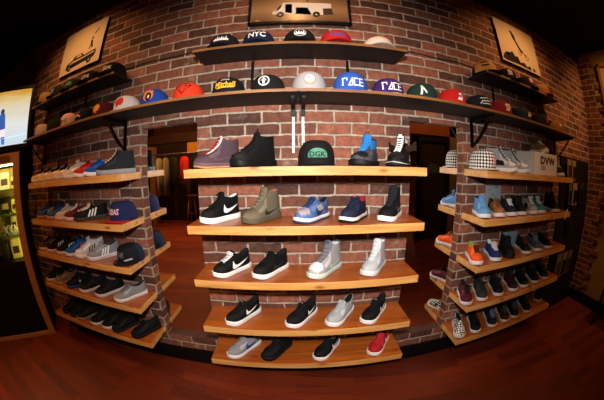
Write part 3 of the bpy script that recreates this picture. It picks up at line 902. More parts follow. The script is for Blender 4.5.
S('high_top_sneaker', 'olive grey high-top with matching sole on the second center shelf', -.280, -.195, -128, z, style='high', c='#69604f', sole='#57503f', lace='#7b725f', tongue='#6d6452', L=.275, H=.9, swoosh=('#2e2a24', .60, .014, .44, .036), lining='#a05a38', toecap='#5f5747')
S('sneaker', 'blue and grey low-top with navy laces and white sole', -.012, -.165, -130, z, style='low', c='#4c6699', sole='#eeecea', out='#33405e', lace='#24355f', tongue='#56709f', swoosh='#27386a', panel=[('#a89ea0', [(.30, .018), (.62, .018), (.56, .055), (.36, .062)])], toecap='#9c93a0', L=.275, H=1.06)
S('sneaker', 'navy low-top with red lining and white midsole', .225, -.185, -102, z, style='low', c='#1b2338', sole='#eceae8', out='#15151a', lace='#18203a', tongue='#1e2740', lining='#a01c2c', extra={'tag': '#e06a78'}, heel='#8a1a2a', L=.27, H=1.08, swoosh=('#1a2440', .62, .01, .46, .04), Wd=.94)
S('high_top_sneaker', 'black high-top with grey side mark and plain white sole', .435, -.191, -114, z, style='high', c='#191c20', sole='#f0eeea', lace='#20242a', tongue='#1c2024', L=.275, H=.92, swoosh=('#7e858c', .62, .014, .48, .044))
z = ZC[2]
S('sneaker', 'black low-top with bright white laces and curved white mark', -.474, -.185, -128, z, c=BK, sole='#ebe9e6', lace='#f4f2f0', swoosh='#f5f3f1', L=.275, H=1.06)
S('sneaker', 'black low-top with black laces on a thin white sole, middle center shelf', -.242, -.20, -128, z, c='#101112', sole='#eceae8', lace='#0c0c0d', swoosh=('#2a2a2c', .62, .010, .46, .04), L=.275, H=1.06)
S('high_top_sneaker', 'light grey high-top with a white toe and mint sole', .053, -.19, -128, z, style='high', c='#a3a0a3', sole='#c5d6cc', lace='#6e6c72', tongue='#77757a', toecap='#f2f0ef', lining='#d5e2e2', swoosh=('#b4d2c6', .60, .012, .44, .038), L=.29, H=.92, extra={'tag': '#2b4a5c'}, heel='#b5b2b5')
S('high_top_sneaker', 'all-white high-top on the middle center shelf', .345, -.222, -128, z, style='high', c='#b4b9be', sole='#d4d6d8', lace='#dcdee2', tongue='#c6cace', lining='#e8eaec', swoosh=('#cdd2d8', .60, .012, .44, .038), L=.275, H=.93)
SLIDE = -.240
z = ZC[3]
S('sneaker', 'black low-top with white mark, leftmost on the fourth center shelf', -.424, -.232, -128, z, c='#121416', sole='#eae8ea', lace='#121416', swoosh=('#f4f2f1', .56, .018, .40, .036), sole_h=.03, L=.28, extra={'tag': '#9aa0a4'})
S('sneaker', 'black low-top with white mark left of the pale grey shoe', -.071, -.225, -128, z, c='#131415', sole='#eae8ea', lace='#131415', swoosh=('#f4f2f1', .50, .018, .32, .034), L=.28, extra={'tag': '#7e8c90'})
S('sneaker', 'pale grey suede low-top with white sole on the fourth center shelf', .158, -.245, -128, z, c='#a3a7ab', sole='#e8e8e8', lace='#b4b8bc', tongue='#a9adb1', L=.285, H=1.02, swoosh=('#b9bcc0', .56, .012, .4, .036))
S('sneaker', 'black low-top with white mark, rightmost on the fourth center shelf', .362, -.235, -132, z, c='#111214', sole='#eae8ea', lace='#111214', swoosh=('#f4f2f1', .54, .018, .36, .034), L=.275, extra={'tag': '#8a8c92'})
z = ZC[4]
S('sneaker', 'grey low-top with royal blue curved mark on the lowest center shelf', -.458, -.228, -128, z, c='#8d8a8c', sole='#e6e4e6', lace='#98959a', tongue='#8d8a8c', swoosh=('#20408c', .58, .010, .50, .046), L=.295)
S('sneaker', 'entirely black low-top on the lowest center shelf', -.233, -.228, -128, z, c='#101215', sole='#101114', lace='#0e1013', L=.275)
S('sneaker', 'black low-top with white mark on the lowest center shelf', .089, -.242, -128, z, c='#0f1114', sole='#e8e6e6', lace='#0f1114', swoosh=('#f4f2f1', .54, .014, .42, .040), L=.275, lining='#c8c6c6')
S('sneaker', 'bright red low-top with white sole and white side mark', .444, -.222, -128, z, c='#a91b24', sole='#eae8e8', lace='#c02a34', tongue='#b01c26', swoosh=('#f2eeee', .50, .012, .46, .044), L=.265)
# left wall
SLIDE = -.246
z = ZL[0]
for i, (x, lab, c_, t_, l_) in enumerate([(-2.198, 'beige and black low-top, first from the left end of the top left shelf', '#c9a58a', '#1a1614', '#2a2220'),
        (-2.062, 'beige low-top with black laces, second from the top left shelf end', '#cfae92', '#201a18', '#161212'),
        (-1.911, 'beige low-top with dark blue collar, third from the top left shelf end', '#cdb097', '#1c2838', '#18181a'),
        (-1.793, 'beige low-top with black dotted lacing, left of the white shoe', '#d4b9a2', '#171414', '#111')]):
    S('sneaker', lab, x, -.22, -116, z, c=c_, sole='#d9c2b0', lace=l_, tongue=t_, panel=[(t_, [(.18, .05), (.52, .045), (.46, .08), (.14, .085)])], L=.275)
S('sneaker', 'off-white mid-top left of the red shoe', -1.645, -.22, -118, z, style='mid', c='#cfc3b8', sole='#e2dcd8', lace='#e8e2dc', tongue='#cfc9c4', L=.275)
S('sneaker', 'bright red low-top on the top left shelf', -1.500, -.22, -118, z, c='#b01d1c', sole='#e8e4e2', lace='#a81816', L=.27, lining='#3a1010')
S('sneaker', 'bright blue low-top beside the black high-top, top left shelf', -1.376, -.22, -118, z, c='#1b4c9e', sole='#e8e6e6', lace='#164490', L=.27)
S('high_top_sneaker', 'black lace-up high-top with grey sole at the right end of the top left shelf', -1.245, -.22, -140, z, style='high', c='#1c2026', sole='#8e9094', lace='#d6d2cc', tongue='#1a1e24', L=.285, H=.86, sole_h=.03)
z = ZL[1]
S('sneaker', 'blue suede low-top with beige stripes and gum sole at the shelf end', -2.229, -.174, -122, z, c='#1f4680', sole='#a8743c', lace='#1c3c70', tongue='#1f4680', stripes='#d0b48a', L=.275)
S('sneaker', 'blue low-top partly behind the gum-soled blue shoe', -2.064, -.149, -120, z, c='#24477c', sole='#b8865a', lace='#204070', stripes='#3a6ab0', L=.275)
S('sneaker', 'white and grey low-top left of the maroon shoe', -1.888, -.163, -118, z, c='#b9a8a0', sole='#d8b4a8', lace='#e4dedc', tongue='#9a9ea6', L=.27)
S('sneaker', 'maroon low-top with white laces and pale toe bumper', -1.680, -.215, -122, z, c='#5a1418', sole='#dcb8b4', lace='#ece8e8', tongue='#601a1e', L=.27, stripes='#e6e0de')
S('sneaker', 'black low-top with three bold white stripes and dark sole', -1.575, -.196, -130, z, c='#131416', sole='#3a3532', lace='#e8c8b0', tongue='#e8d8d0', stripes='#f6f4f4', L=.295, H=1.05)
z = ZL[2]
for x, lab, c_, st, tn in [(-2.185, 'brown low-top with black side at the left end of the third left shelf', '#3a2c20', '#8c8880', None),
        (-2.035, 'black low-top with white stripes, second from the third left shelf end', '#15161a', '#e4e2e0', None),
        (-1.868, 'black low-top with white stripes left of the blue shoe', '#121316', '#efedec', None)]:
    S('sneaker', lab, x, -.235, -108, z, c=c_, sole='#ccb6a6', lace='#1a1a1c', stripes=st, L=.275)
S('sneaker', 'bright blue mid-top with red accents and white sole', -1.725, -.24, -112, z, style='mid', c='#1f5296', sole='#d4c8c4', lace='#1d4a88', panel=[('#b03038', [(.30, .045), (.46, .045), (.42, .07), (.28, .07)])], L=.275)
S('high_top_sneaker', 'white high-top with three black stripes', -1.578, -.247, -112, z, style='mid', c='#d6cbc8', sole='#d8cfcc', lace='#e6e0de', tongue='#dcd6d4', stripes='#17181c', L=.28, H=1.12, lining='#2a2a2e')
S('sneaker', 'grey low-top with white stripes over a red line, beside the black cap', -1.411, -.267, -120, z, c='#85858a', sole='#e2dcdc', lace='#a8a8ac', tongue='#9a9a9e', stripes='#f0eeee', fox='#8a1c30', L=.29, H=1.05)
z = ZL[3]
for x, lab, c_, s_, e_ in [(-2.195, 'black low-top with green accents at the left end of the fourth left shelf', '#141616', '#cfc4b8', dict(swoosh=('#1f6a44', .58, .012, .4, .04))),
        (-2.030, 'tan and grey low-top, second from the left on the fourth left shelf', '#7a664e', '#a88850', dict(tongue='#8a7a3a')),
        (-1.835, 'black low-top with a small white star mark and dark blue sole', '#101114', '#283a78', dict(panel=[('#d8d8dc', [(.46, .030), (.50, .018), (.54, .030), (.50, .044)])])),
        (-1.652, 'dark brown low-top on the fourth left shelf, white sole', '#1c1817', '#cdbcb0', {}),
        (-1.457, 'plain black low-top left of the grey canvas shoe', '#101012', '#c4bcb4', {})]:
    S('sneaker', lab, x, -.24, -120, z, c=c_, sole=s_, lace=e_.pop('lace', '#161618'), L=.28, **e_)
S('sneaker', 'plain grey canvas low-top at the right end of the fourth left shelf', -1.249, -.242, -124, z, c='#7f7f82', sole='#d4cfca', lace='#6a6a6e', tongue='#77777a', lining='#2a2626', L=.29, H=.95)
z = ZL[4]
for x, lab, c_, s_ in [(-2.076, 'black low-top at the left end of the lowest left shelf', '#15130f', '#1c1814'), (-1.955, 'very dark low-top second from the left on the lowest left shelf', '#191613', '#26201a'),
        (-1.835, 'brown-black low-top with a pale sole line on the lowest left shelf', '#221d18', '#8a8074'), (-1.650, 'black low-top with white sole, left of two alike', '#0e0e10', '#d8d0c8'),
        (-1.508, 'black low-top with white sole, right of two alike', '#0f0f11', '#dcd2c6'), (-1.392, 'navy low-top with dark sole, beside the last shoe', '#10131c', '#1a1c24')]:
    S('sneaker', lab, x, -.24, -112, z, c=c_, sole=s_, lace='#1e1c1c', L=.275)
S('sneaker', 'all-black low-top at the right end of the lowest left shelf', -1.200, -.232, -120, z, c='#0d0e12', sole='#0e0f13', lace='#0c0d10', L=.28)
# right wall
SLIDE = -.25
z = ZR[0]
S('high_top_sneaker', 'white and black high-top right of the checkered cap', 1.414, -.235, -90, z, style='high', c='#9a9696', sole='#dcd8d4', lace='#e6e2e0', tongue='#16171c', panel=[('#17171a', [(.36, .02), (.66, .02), (.60, .055), (.34, .06)])], extra={'tag': '#d8707a'}, heel='#1c1b1d', toecap='#cfcac6', L=.27, H=1.02)
S('high_top_sneaker', 'white high-top with navy tongue touching the white box', 1.555, -.24, -90, z, style='high', c='#8f8e90', sole='#dad6d2', lace='#e0dcda', tongue='#1a2436', panel=[('#17181c', [(.36, .02), (.66, .02), (.60, .055), (.34, .06)])], extra={'tag': '#d88060'}, heel='#1c1b1d', toecap='#cfcac6', L=.27, H=1.0)
S('sneaker', 'dark navy low-top with white toe at the right end of the top right shelf', 2.134, -.23, -95, z, c='#141a28', sole='#d8d0c8', lace='#c8b890', L=.27, H=1.2)
bx = thing('shoe_box', 'white shoe box with dark red lettering on the top right shelf', 'box', (1.812, -.135, z + .0004))
obj('carton', box(-.18, .18, -.108, .108, 0, .160, .002), mat('#d9d4ce', .7, 0, .03), bx)
bm = text_bm('DVW', .24, .060, 1.05, .05)
for v in bm.verts: v.co = Vector((v.co.x + .02, -.1088, v.co.y + .105))
obj('lettering', bm, mat('#4a1a18', .7, 0, 0), bx)
bm = bmesh.new()
for k in range(3): add_box(bm, -.10, -.02, -.1090, -.1082, .036 + k * .012, .042 + k * .012)
obj('small_print', bm, mat('#8a7e76', .7, 0, 0), bx)['kind'] = 'stuff'
SLIDE = None
S('sneaker', 'tan and white low-top standing on the white shoe box', 1.822, -.245, -96, z + .1608, c='#8a6a4a', sole='#cfc2b4', lace='#d8ccc0', L=.22, H=.85)
SLIDE = -.25
z = ZR[1]
S('high_top_sneaker', 'sky blue high-top, leftmost on the second right shelf', 1.163, -.20, -100, z, style='mid', c='#5b8fc2', sole='#dedad8', lace='#6a9ccc', tongue='#5a8dc0', lining='#1a2038', L=.256, H=1.05)
S('sneaker', 'tan brown low-top beside the sky blue high-top', 1.281, -.233, -100, z, c='#8a5c34', sole='#d8d0ca', lace='#6a4424', tongue='#8a6038', panel=[('#1c1a1c', [(.0, .01), (.34, .01), (.30, .07), (.0, .08)])], L=.256)
S('sneaker', 'dark navy low-top with white laces on the second right shelf', 1.400, -.246, -100, z, c='#161d28', sole='#d4ccc8', lace='#d8d2ce', L=.256)
S('sneaker', 'black mid-top between the navy and the patterned shoe', 1.555, -.22, -100, z, style='mid', c='#101114', sole='#c8c0bc', lace='#16181c', tongue='#1a2c40', L=.256)
S('sneaker', 'black and cream patterned mid-top beside the teal shoe', 1.69, -.244, -100, z, style='mid', c='#8a8078', sole='#ccc0b4', lace='#d4ccc0', tongue='#17171a', panel=[('#141416', [(.30, .01), (.66, .01), (.60, .05), (.34, .06)])], L=.256)
S('sneaker', 'teal mid-top with cream laces on the second right shelf', 1.832, -.225, -100, z, style='mid', c='#1c6a74', sole='#c8beb4', lace='#d0c8ba', tongue='#1f6f88', L=.256)
S('high_top_sneaker', 'black high-top at the right end of the second right shelf', 2.059, -.249, -100, z, style='high', c='#0f0f11', sole='#b8aca0', lace='#111113', L=.256, H=.9)
def card(x, y, z, w, h, c, label, tilt=.0, mk=None):
    t = thing('display_card', label, 'card', (x, y, z))
    bm = bmesh.new(); add_box(bm, -w / 2, w / 2, -.002, .002, 0, h, .0005, matrix=Matrix.Rotation(-tilt, 4, 'X')); obj('sheet', bm, mat(c, .7, 0, .3, 25), t)
    random.seed(int(w * 1000))
    for k in range(7):
        bm = bmesh.new(); a = random.uniform(-w * .42, w * .2); b = random.uniform(h * .1, h * .85); add_box(bm, a, a + w * random.uniform(.1, .25), -.0032, -.0022, b, b + h * .035, matrix=Matrix.Rotation(-tilt, 4, 'X')); obj('printed_line', bm, mat(mk or '#4a5058', .7, 0, 0), t)
card(1.386, -.0075, z + .0006, .17, .215, '#8d9298', 'grey printed card behind the tan shoe, second right shelf')
t = thing('paper_tag', 'white paper tag hanging over the front edge of the second right shelf', 'tag', (2.215, -D - .004, z))
bm = bmesh.new(); add_box(bm, -.011, .011, -.0012, .0012, -.062, .030, .0004, matrix=Matrix.Rotation(radians(28), 4, 'Y')); obj('strip', bm, mat('#cfc6ba', .8, 0, .05), t)
bm = bmesh.new(); add_tube(bm, [(.013, .001, .026), (.012, .012, .016), (.010, .045, .0014), (.004, .075, .0014)], .0014, 6); obj('string', bm, mat('#b8ac9c', .9), t)
z = ZR[2]
S('sneaker', 'bright orange low-top with green lining on the middle right shelf', 1.164, -.185, -100, z, c='#e0551a', sole='#dcdce2', lace='#3a1a10', tongue='#e8602a', lining='#4fae4a', L=.256)
S('sneaker', 'royal navy low-top with white tongue beside the orange shoe', 1.329, -.214, -100, z, c='#1a2a66', sole='#d8d8de', lace='#d8c8ce', tongue='#b8c4bc', lining='#c4d2c8', L=.256)
S('high_top_sneaker', 'black shoe leaning close to the blue-grey card', 1.473, -.23, -100, z, style='mid', c='#111316', sole='#15161a', lace='#16181c', L=.256, H=1.1)
card(1.655, -.0075, z + .0006, .19, .125, '#7e8c9c', 'blue-grey card behind the black shoe, middle right shelf', .0, '#5a6878')
S('sneaker', 'black and brown low-top in the middle of the third right shelf', 1.719, -.213, -100, z, c='#1a1412', sole='#c8bcb0', lace='#5a2e1c', L=.256)
S('sneaker', 'slate blue and grey low-top with white sole on the third right shelf', 1.896, -.209, -100, z, c='#3c444c', sole='#c4b8ae', lace='#6a7884', tongue='#46607a', L=.256)
S('sneaker', 'dark charcoal low-top at the right end of the third right shelf', 2.056, -.221, -100, z, c='#171a1e', sole='#c0b4a8', lace='#5a2a20', L=.256)
z = ZR[3]
S('sneaker', 'maroon low-top at the left end of the fourth right shelf', 1.131, -.205, -100, z, c='#4a1220', sole='#d2c8c8', lace='#1a1214', tongue='#3a1018', L=.256)
S('sneaker', 'charcoal low-top beside the maroon shoe', 1.277, -.214, -100, z, c='#2a2a2c', sole='#d0c6c0', lace='#1a2224', tongue='#1e2a2a', L=.256)
S('sneaker', 'navy black low-top third from the left on the fourth right shelf', 1.468, -.205, -100, z, c='#12151c', sole='#cfc2b8', lace='#10131a', L=.256)
S('sneaker', 'dark maroon low-top in the middle of the fourth right shelf', 1.668, -.195, -100, z, c='#2a1214', sole='#ccc0b6', lace='#221012', L=.256)
S('sneaker', 'black low-top with a pale grey heel on the fourth right shelf', 1.791, -.219, -100, z, c='#101216', sole='#c8b8a8', lace='#16181c', heel='#7c8890', L=.256)
S('sneaker', 'plain black low-top second from the right end, fourth right shelf', 1.935, -.24, -100, z, c='#111114', sole='#c4b2a0', lace='#141416', L=.256)
S('sneaker', 'black and dark red low-top at the right end of the fourth right shelf', 2.105, -.24, -100, z, c='#1a0f0f', sole='#bca890', lace='#4a1414', L=.256)
z = ZR[4]
S('slip_on_shoe', 'black and white checkered slip-on shoe on the lowest right shelf', 1.168, -.20, -100, z, style='slip', check=True, c='#d8d2ca', sole='#d4cec4', lace='#161414', L=.256)
S('slip_on_shoe', 'black slip-on with white sole beside the checkered one', 1.304, -.225, -100, z, style='slip', c='#101112', sole='#d4ccc8', lace='#1c1c1e', L=.256)
S('sneaker', 'navy low-top with pale laces third from the left, lowest right shelf', 1.500, -.218, -100, z, c='#101726', sole='#cfc6c0', lace='#5a6a80', tongue='#4a5a70', L=.256)
S('sneaker', 'brown low-top on the lowest right shelf', 1.670, -.211, -100, z, c='#2a1a12', sole='#c4b4a4', lace='#4a3a34', L=.256)
S('sneaker', 'black low-top with blue tongue on the lowest right shelf', 1.815, -.206, -100, z, c='#0f1216', sole='#c0ae9c', lace='#2a4458', tongue='#24425a', L=.256)
S('sneaker', 'black low-top with tan label on the lowest right shelf', 1.961, -.236, -100, z, c='#121212', sole='#b8a284', lace='#3a2a20', L=.256, extra={'tag': '#c08a70'})
SLIDE = None
S('sneaker', 'dark olive low-top turned sideways at the right end of the lowest shelf', 2.185, -.150, -150, z, c='#1a1c18', sole='#a89a84', lace='#2c3028', L=.256)

# ================================================================== CAPS
GC = 'caps on the long shelf'
def word(body, w, h, zc_, c): return ('text', body, w, h, zc_, c)
def pol(polys, c, off=.0016, nm='emblem'): return ('poly', polys, c, off, nm)
def leaf(cx, cy, r):
    P = [(0, -.9), (.1, -.45), (.55, -.5), (.45, -.25), (.95, .1), (.75, .2), (.8, .5), (.4, .35), (.45, .75), (.2, .6), (0, 1), (-.2, .6), (-.45, .75), (-.4, .35), (-.8, .5), (-.75, .2), (-.95, .1), (-.45, -.25), (-.55, -.5), (-.1, -.45)]
    return [(cx + r * a, cy + r * b) for a, b in P]
def rotp(poly, a, cx, cy):
    return [(cx + (x - cx) * cos(a) - (y - cy) * sin(a), cy + (x - cx) * sin(a) + (y - cy) * cos(a)) for x, y in poly]
def race(c, zc_, w=.021, h=.038, t=.0058):
    out = []
    x0 = -.053
    glyphs = [[[(0, 0), (0, 1), (.95, 1), (.95, .75)]], [[(0, 0), (.9, 1), (.9, 0), (0, 0)]], [[(.95, 1), (0, 1), (0, 0), (.95, 0)]], [[(.9, 1), (0, 1), (0, 0), (.9, 0)], [(.2, .5), (.8, .5)]]]
    for i, g in enumerate(glyphs):
        for st in g: out += thick([(x0 + i * .0283 + a * w, zc_ - h / 2 + b * h) for a, b in st], t)
    return out
# the long row
zh = ZH + .0004
yh = -.106
cap('cream cap with grey stripe at the far left end of the long row', -2.125, yh, zh, -90, '#b89a8a', '#6a4a40', [pol(thick([(-.02, .03), (-.012, .09)], .008), '#5a3a34')])
cap('plain black cap right of the cream one at the row\'s left end', -1.90, yh, zh, -90, '#141010')
cap('pink and white cap with grey and dark red panels on the long row', -1.675, yh, zh, -90, '#d8a8a0', '#7a2420', [pol([[(-.05, .03), (-.01, .03), (.01, .06), (-.03, .07)]], '#6a2420'), pol([[(.015, .035), (.045, .035), (.04, .075), (.015, .07)]], '#8a8e96')])
cap('black cap with small red and white mark on the long row', -1.475, yh, zh, -90, '#120f10', None, [pol(thick([(-.03, .055), (.0, .06), (.02, .05)], .012), '#d8a09a'), pol(thick([(-.02, .075), (.012, .078)], .010), '#a02a24')])
cap('dark maroon cap with a yellow leaf emblem', -1.275, yh, zh, -90, '#4a0d12', None, [pol([rotp(leaf(0, .065, .036), .2, 0, .065)], '#e8921c')])
cap('white cap with a red maple leaf emblem', -1.065, yh, zh, -90, '#cfc8c6', '#b8b0ae', [pol([rotp(leaf(0, .068, .040), -.2, 0, .068)], '#c8281c')])
cap('royal blue cap with orange and black face emblem', -.845, yh, zh, -86, '#1a3f9a', '#141a30', [pol([circle(0, .068, .034, 14)], '#e08030'), pol([[(-.03, .09), (-.02, .105), (-.008, .095), (.004, .108), (.016, .095), (.03, .10), (.03, .085), (-.03, .08)]], '#d87828', .0018), pol([circle(.004, .060, .020, 14, .026)], '#15151c', .0024), pol([circle(.006, .060, .007, 8, .012)], '#cfd0d4', .003)])
dm = [(-.045, .085), (-.028, .102), (.028, .102), (.045, .085), (0, .042)]
cap('orange-red cap with a black outlined diamond emblem', -.612, yh, zh, -90, '#d8381c', '#b02c18', [pol(thick(dm, .004, True) + thick([(-.045, .085), (.045, .085)], .0035) + thick([(-.022, .085), (0, .042), (.022, .085), (.010, .102)], .003) + thick([(-.022, .085), (-.010, .102)], .003), '#1c0a08')])
cap('black cap with yellow script lettering on the long row', -.372, yh, zh, -90, '#121214', None, [word('Mitchell', .105, .034, .066, '#e6b030'), pol(thick([(-.04, .046), (.045, .050)], .006), '#e6b030'), word('CALIFORNIA', .05, .007, .093, '#d8d4d0')])
cap('black cap with white circled arrow and a green sticker on its brim', -.158, yh, zh, -90, '#131518', None, [pol(thick(circle(-.012, .070, .026, 20), .006, True), '#eceaea'), pol([[(-.012, .090), (.004, .070), (-.006, .070), (-.006, .052), (-.018, .052), (-.018, .070), (-.028, .070)]], '#eceaea')], sticker='#2c8a4a')
cap('light grey cap with a round white and yellow emblem', .058, yh, zh, -90, '#a5a2a6', '#9a979c', [pol([circle(0, .074, .029, 22)], '#33312a'), pol([circle(0, .074, .026, 22)], '#e8eef0', .0022), pol([[(-.018, .060), (.018, .060), (.012, .051), (-.012, .051)]], '#d8b83a', .0028), pol([[(-.015, .078), (-.004, .086), (.010, .082), (.016, .070), (.0, .072)]], '#a8b4bc', .0028), pol([circle(-.006, .084, .005, 8)], '#c87a3a', .0032)], Hc=.122)
cap('bright blue cap with angular white lettering', .275, yh - .011, zh, -90, '#2a55b4', '#2448a0', [pol(race(1, .062), '#f2f0f2', .0018, 'lettering')], Hc=.122)
cap('purple cap with angular white lettering and a yellow brim', .490, yh, zh, -90, '#3a1f60', '#b8a040', [pol(race(1, .060), '#f0eef0', .0018, 'lettering')], button='#c8a040')
cap('dark green cap with a white mark at its left side', .705, yh, zh, -78, '#15302a', '#12241f', [pol(thick([(-.060, .04), (-.052, .085), (-.036, .05)], .009), '#e8e6e2')])
cap('red cap with white and blue figure emblem on the long row', .925, yh, zh, -98, '#b81a18', '#901412', [pol([[(-.005, .04), (.03, .035), (.036, .055), (.026, .085), (.008, .08), (.012, .06)]], '#e8e2e4'), pol([circle(.020, .062, .009, 10)], '#3a4a80', .0026)])
cap('black cap with three white curved lines', 1.150, yh, zh, -90, '#131316', None, [pol(thick([(-.045, .050), (-.03, .068), (.05, .076)], .006) + thick([(-.03, .050), (.05, .056)], .006) + thick([(-.04, .085), (.04, .096)], .005), '#d0ccca')])
cap('dark red cap with cream interlocked letters', 1.370, yh, zh, -90, '#7a1014', '#5a0c10', [word('SF', .05, .052, .066, '#e6c8a8')])
cap('navy cap with a tan bird-like mark', 1.620, yh, zh, -90, '#141e30', None, [pol([[(-.02, .045), (.03, .045), (.036, .09), (.022, .07), (.012, .062), (.004, .085), (-.006, .06)]], '#c8a078')])
cap('black cap with a small red mark near the right end of the row', 1.90, yh, zh, -90, '#131012', None, [pol([[(-.012, .045), (.012, .045), (.008, .065), (.014, .09), (-.008, .088)]], '#b8242a')])
cap('tan cap at the far right end of the long row', 2.19, yh, zh, -90, '#8a5c34', '#5a3820', [pol([circle(-.03, .07, .012, 10)], '#e0b890')])
# upper shelves
GT = 'caps on the short upper shelves'
zt = ZT + .0004; yt = -.106
spk = lambda x0, n, w, h, zb: [[(x0 + i * w, zb), (x0 + i * w + w * .5, zb + h * (1 if i % 2 else .7)), (x0 + (i + 1) * w, zb)] for i in range(n)]
cap('black cap with jagged white lettering, leftmost under the truck picture', -.412, yt, zt, -90, '#111113', None, [pol(spk(-.034, 6, .0115, .030, .048) + thick([(-.036, .050), (.036, .050)], .012), '#e8e6e6')], Hc=.095)
cap('navy cap with big white block letters under the truck picture', -.215, yt, zt, -90, '#141e38', None, [word('NYC', .092, .036, .062, '#eceaec')], Hc=.095)
cap('black cap with white crown emblem under the truck picture\'s middle', .012, yt, zt, -90, '#111113', None, [pol(spk(-.024, 4, .012, .024, .056) + thick([(-.026, .052), (.026, .052)], .009) + thick(circle(0, .062, .030, 18, .024), .003, True), '#e4e2e4')], Hc=.095)
cap('red cap with blue lettering on the shelf under the truck picture', .212, yt, zt, -90, '#b01c20', None, [word('Reds', .08, .032, .060, '#3a4c88')], Hc=.095)
cap('flat cream cap at the right end of the middle upper shelf', .455, yt, zt, -90, '#d8c4b4', '#cbb4a4', None, Hc=.075)
zt -= .005
cap('tan cap at the left end of the upper left shelf', -2.118, yt, zt, -90, '#a07850', '#4a3a2a', Hc=.10)
cap('dark navy cap with grey front on the upper left shelf', -1.900, yt, zt, -90, '#1a1e28', None, [pol([[(-.03, .04), (.02, .04), (.015, .08), (-.02, .08)]], '#7a7468')], Hc=.095)
cap('black cap with green and white lettering on the upper left shelf', -1.675, yt, zt, -90, '#17201a', None, [word('Celts', .09, .038, .058, '#6aa070')], Hc=.095)
cap('black cap with white lettering, second from the upper left shelf\'s right end', -1.455, yt, zt, -90, '#141112', None, [word('Los', .085, .034, .056, '#e6d0c0')], Hc=.095)
cap('black cap with white slanted lettering at the upper left shelf\'s right end', -1.225, yt, zt, -90, '#121012', None, [word('Sox', .085, .036, .058, '#ecdccc')], button='#2a4a34', Hc=.095)
cap('tan-yellow cap with dark stripes at the left end of the upper right shelf', 1.262, yt, zt, -90, '#c98a44', '#1c1614', [pol(thick([(-.07, .075), (-.03, .085)], .010) + thick([(-.07, .05), (-.03, .06)], .010), '#1a1618')], back='#2a1a14', Hc=.095)
cap('white and black cap, second on the upper right shelf', 1.490, yt, zt, -90, '#1a1416', None, [pol([[(-.05, .04), (-.01, .04), (-.015, .08), (-.045, .085)]], '#c8b0a8')], Hc=.095)
cap('dark cap with a pink mark, third on the upper right shelf', 1.735, yt, zt, -90, '#1c1012', None, [pol([circle(-.005, .065, .024, 12)], '#cc9a8a')], Hc=.095)
cap('tan and red cap at the right end of the upper right shelf', 1.985, yt, zt, -90, '#9a6838', '#8a2a1c', [pol([[(.0, .04), (.04, .04), (.04, .07), (.01, .07)]], '#b8402c')], Hc=.095)
# shoe-shelf caps
cap('black cap with green arched lettering between the boot and blue high-top', .090, -.125, ZC[0] + .0004, -90, '#131214', None, [pol([[(-.046, .040)] + [(.046 * cos(pi - pi * i / 16), .052 + .034 * sin(pi * i / 16)) for i in range(17)] + [(.046, .040)]], '#4f8a72'), ('text', 'DGK', .078, .026, .056, '#12201a', .0028)], Hc=.120)
cap('navy cap with red brim and pink-white block letters on the left', -1.105, -.115, ZL[1] + .0004, -104, '#18204a', '#a01a22', [word('ADIDAS', .110, .036, .064, '#e6b4c0')], button='#b02028', Hc=.112)
cap('black and navy cap with faint grey lettering, white side line', -1.090, -.118, ZL[2] + .0004, -108, '#111218', '#101014', [word('TEAM', .080, .040, .062, '#5c5c66'), pol(thick([(.045, .028), (.078, .036)], .010), '#a8acb4')], back='#17203a', Hc=.104, sticker='#8a3a44')
cap('black and white checkered cap with a pink badge', 1.168, -.112, ZR[0] + .0004, -95, '#dddddd', '#c8beb8', [pol([circle(.035, .062, .020, 14, .022)], '#e08a94')], check=True, Hc=.125)

# ================================================================== ACCESSORIES RIGHT OF THE SHELVES
pb = thing('peg_panel', 'dark peg panel on the brick wall right of the shoe shelves', 'panel', (2.86, 0, .15))
obj('panel', box(-.42, .42, -.022, -.0005, 0, 1.51, .002), mat('#17110d', .7, 0, .2, 20), pb)
for zz_ in (1.49, 1.26, .93, .56):
    for xx_ in (-.25, -.05, .15, .32): bm = bmesh.new(); add_tube(bm, [(xx_, -.022, zz_), (xx_, -.085, zz_ + .004), (xx_, -.095, zz_ + .012)], .003, 6); obj('hook', bm, M_CHROME, pb)
def blister(x, z, w, h, c, inner, label):  # card and contents colours are darkened to carry the shadow they hang in
    t = thing('hanging_package', label, 'package', (x, -.070, z))
    obj('backing_card', box(-w / 2, w / 2, -.002, .002, -h, 0, .0005), mat(c, .6, 0, .06), t)
    obj('contents', box(-w * .3, w * .3, -.020, -.0022, -h * .85, -h * .3, .004), mat(inner, .4, 0, .1), t)
    return t
blister(2.57, 1.635, .10, .19, '#847e78', '#4c1e19', 'clear-fronted package with a red item on the upper right hooks')
blister(2.70, 1.635, .10, .20, '#8a7339', '#1f1e17', 'yellowish package right of the clear-fronted one')
blister(2.62, 1.40, .06, .20, '#635745', '#292219', 'narrow grey package beside the yellow-framed one')
blister(2.75, 1.41, .13, .22, '#90763f', '#140f0b', 'yellow-framed package with dark window on the hooks')
blister(2.96, 1.41, .10, .20, '#29351f', '#12190f', 'dark green package on the second row of hooks')
blister(2.60, .70, .12, .26, '#6e6353', '#4c4030', 'beige package on the lowest hooks, left one')
blister(2.74, .70, .10, .27, '#7e6e5c', '#14110e', 'pale striped package on the lowest hooks, middle one')
blister(2.88, .70, .12, .26, '#635445', '#35291f', 'brown package on the lowest hooks, right one')
blister(2.70, 1.07, .12, .14, '#1e1917', '#291411', 'dark package on the third row of hooks')
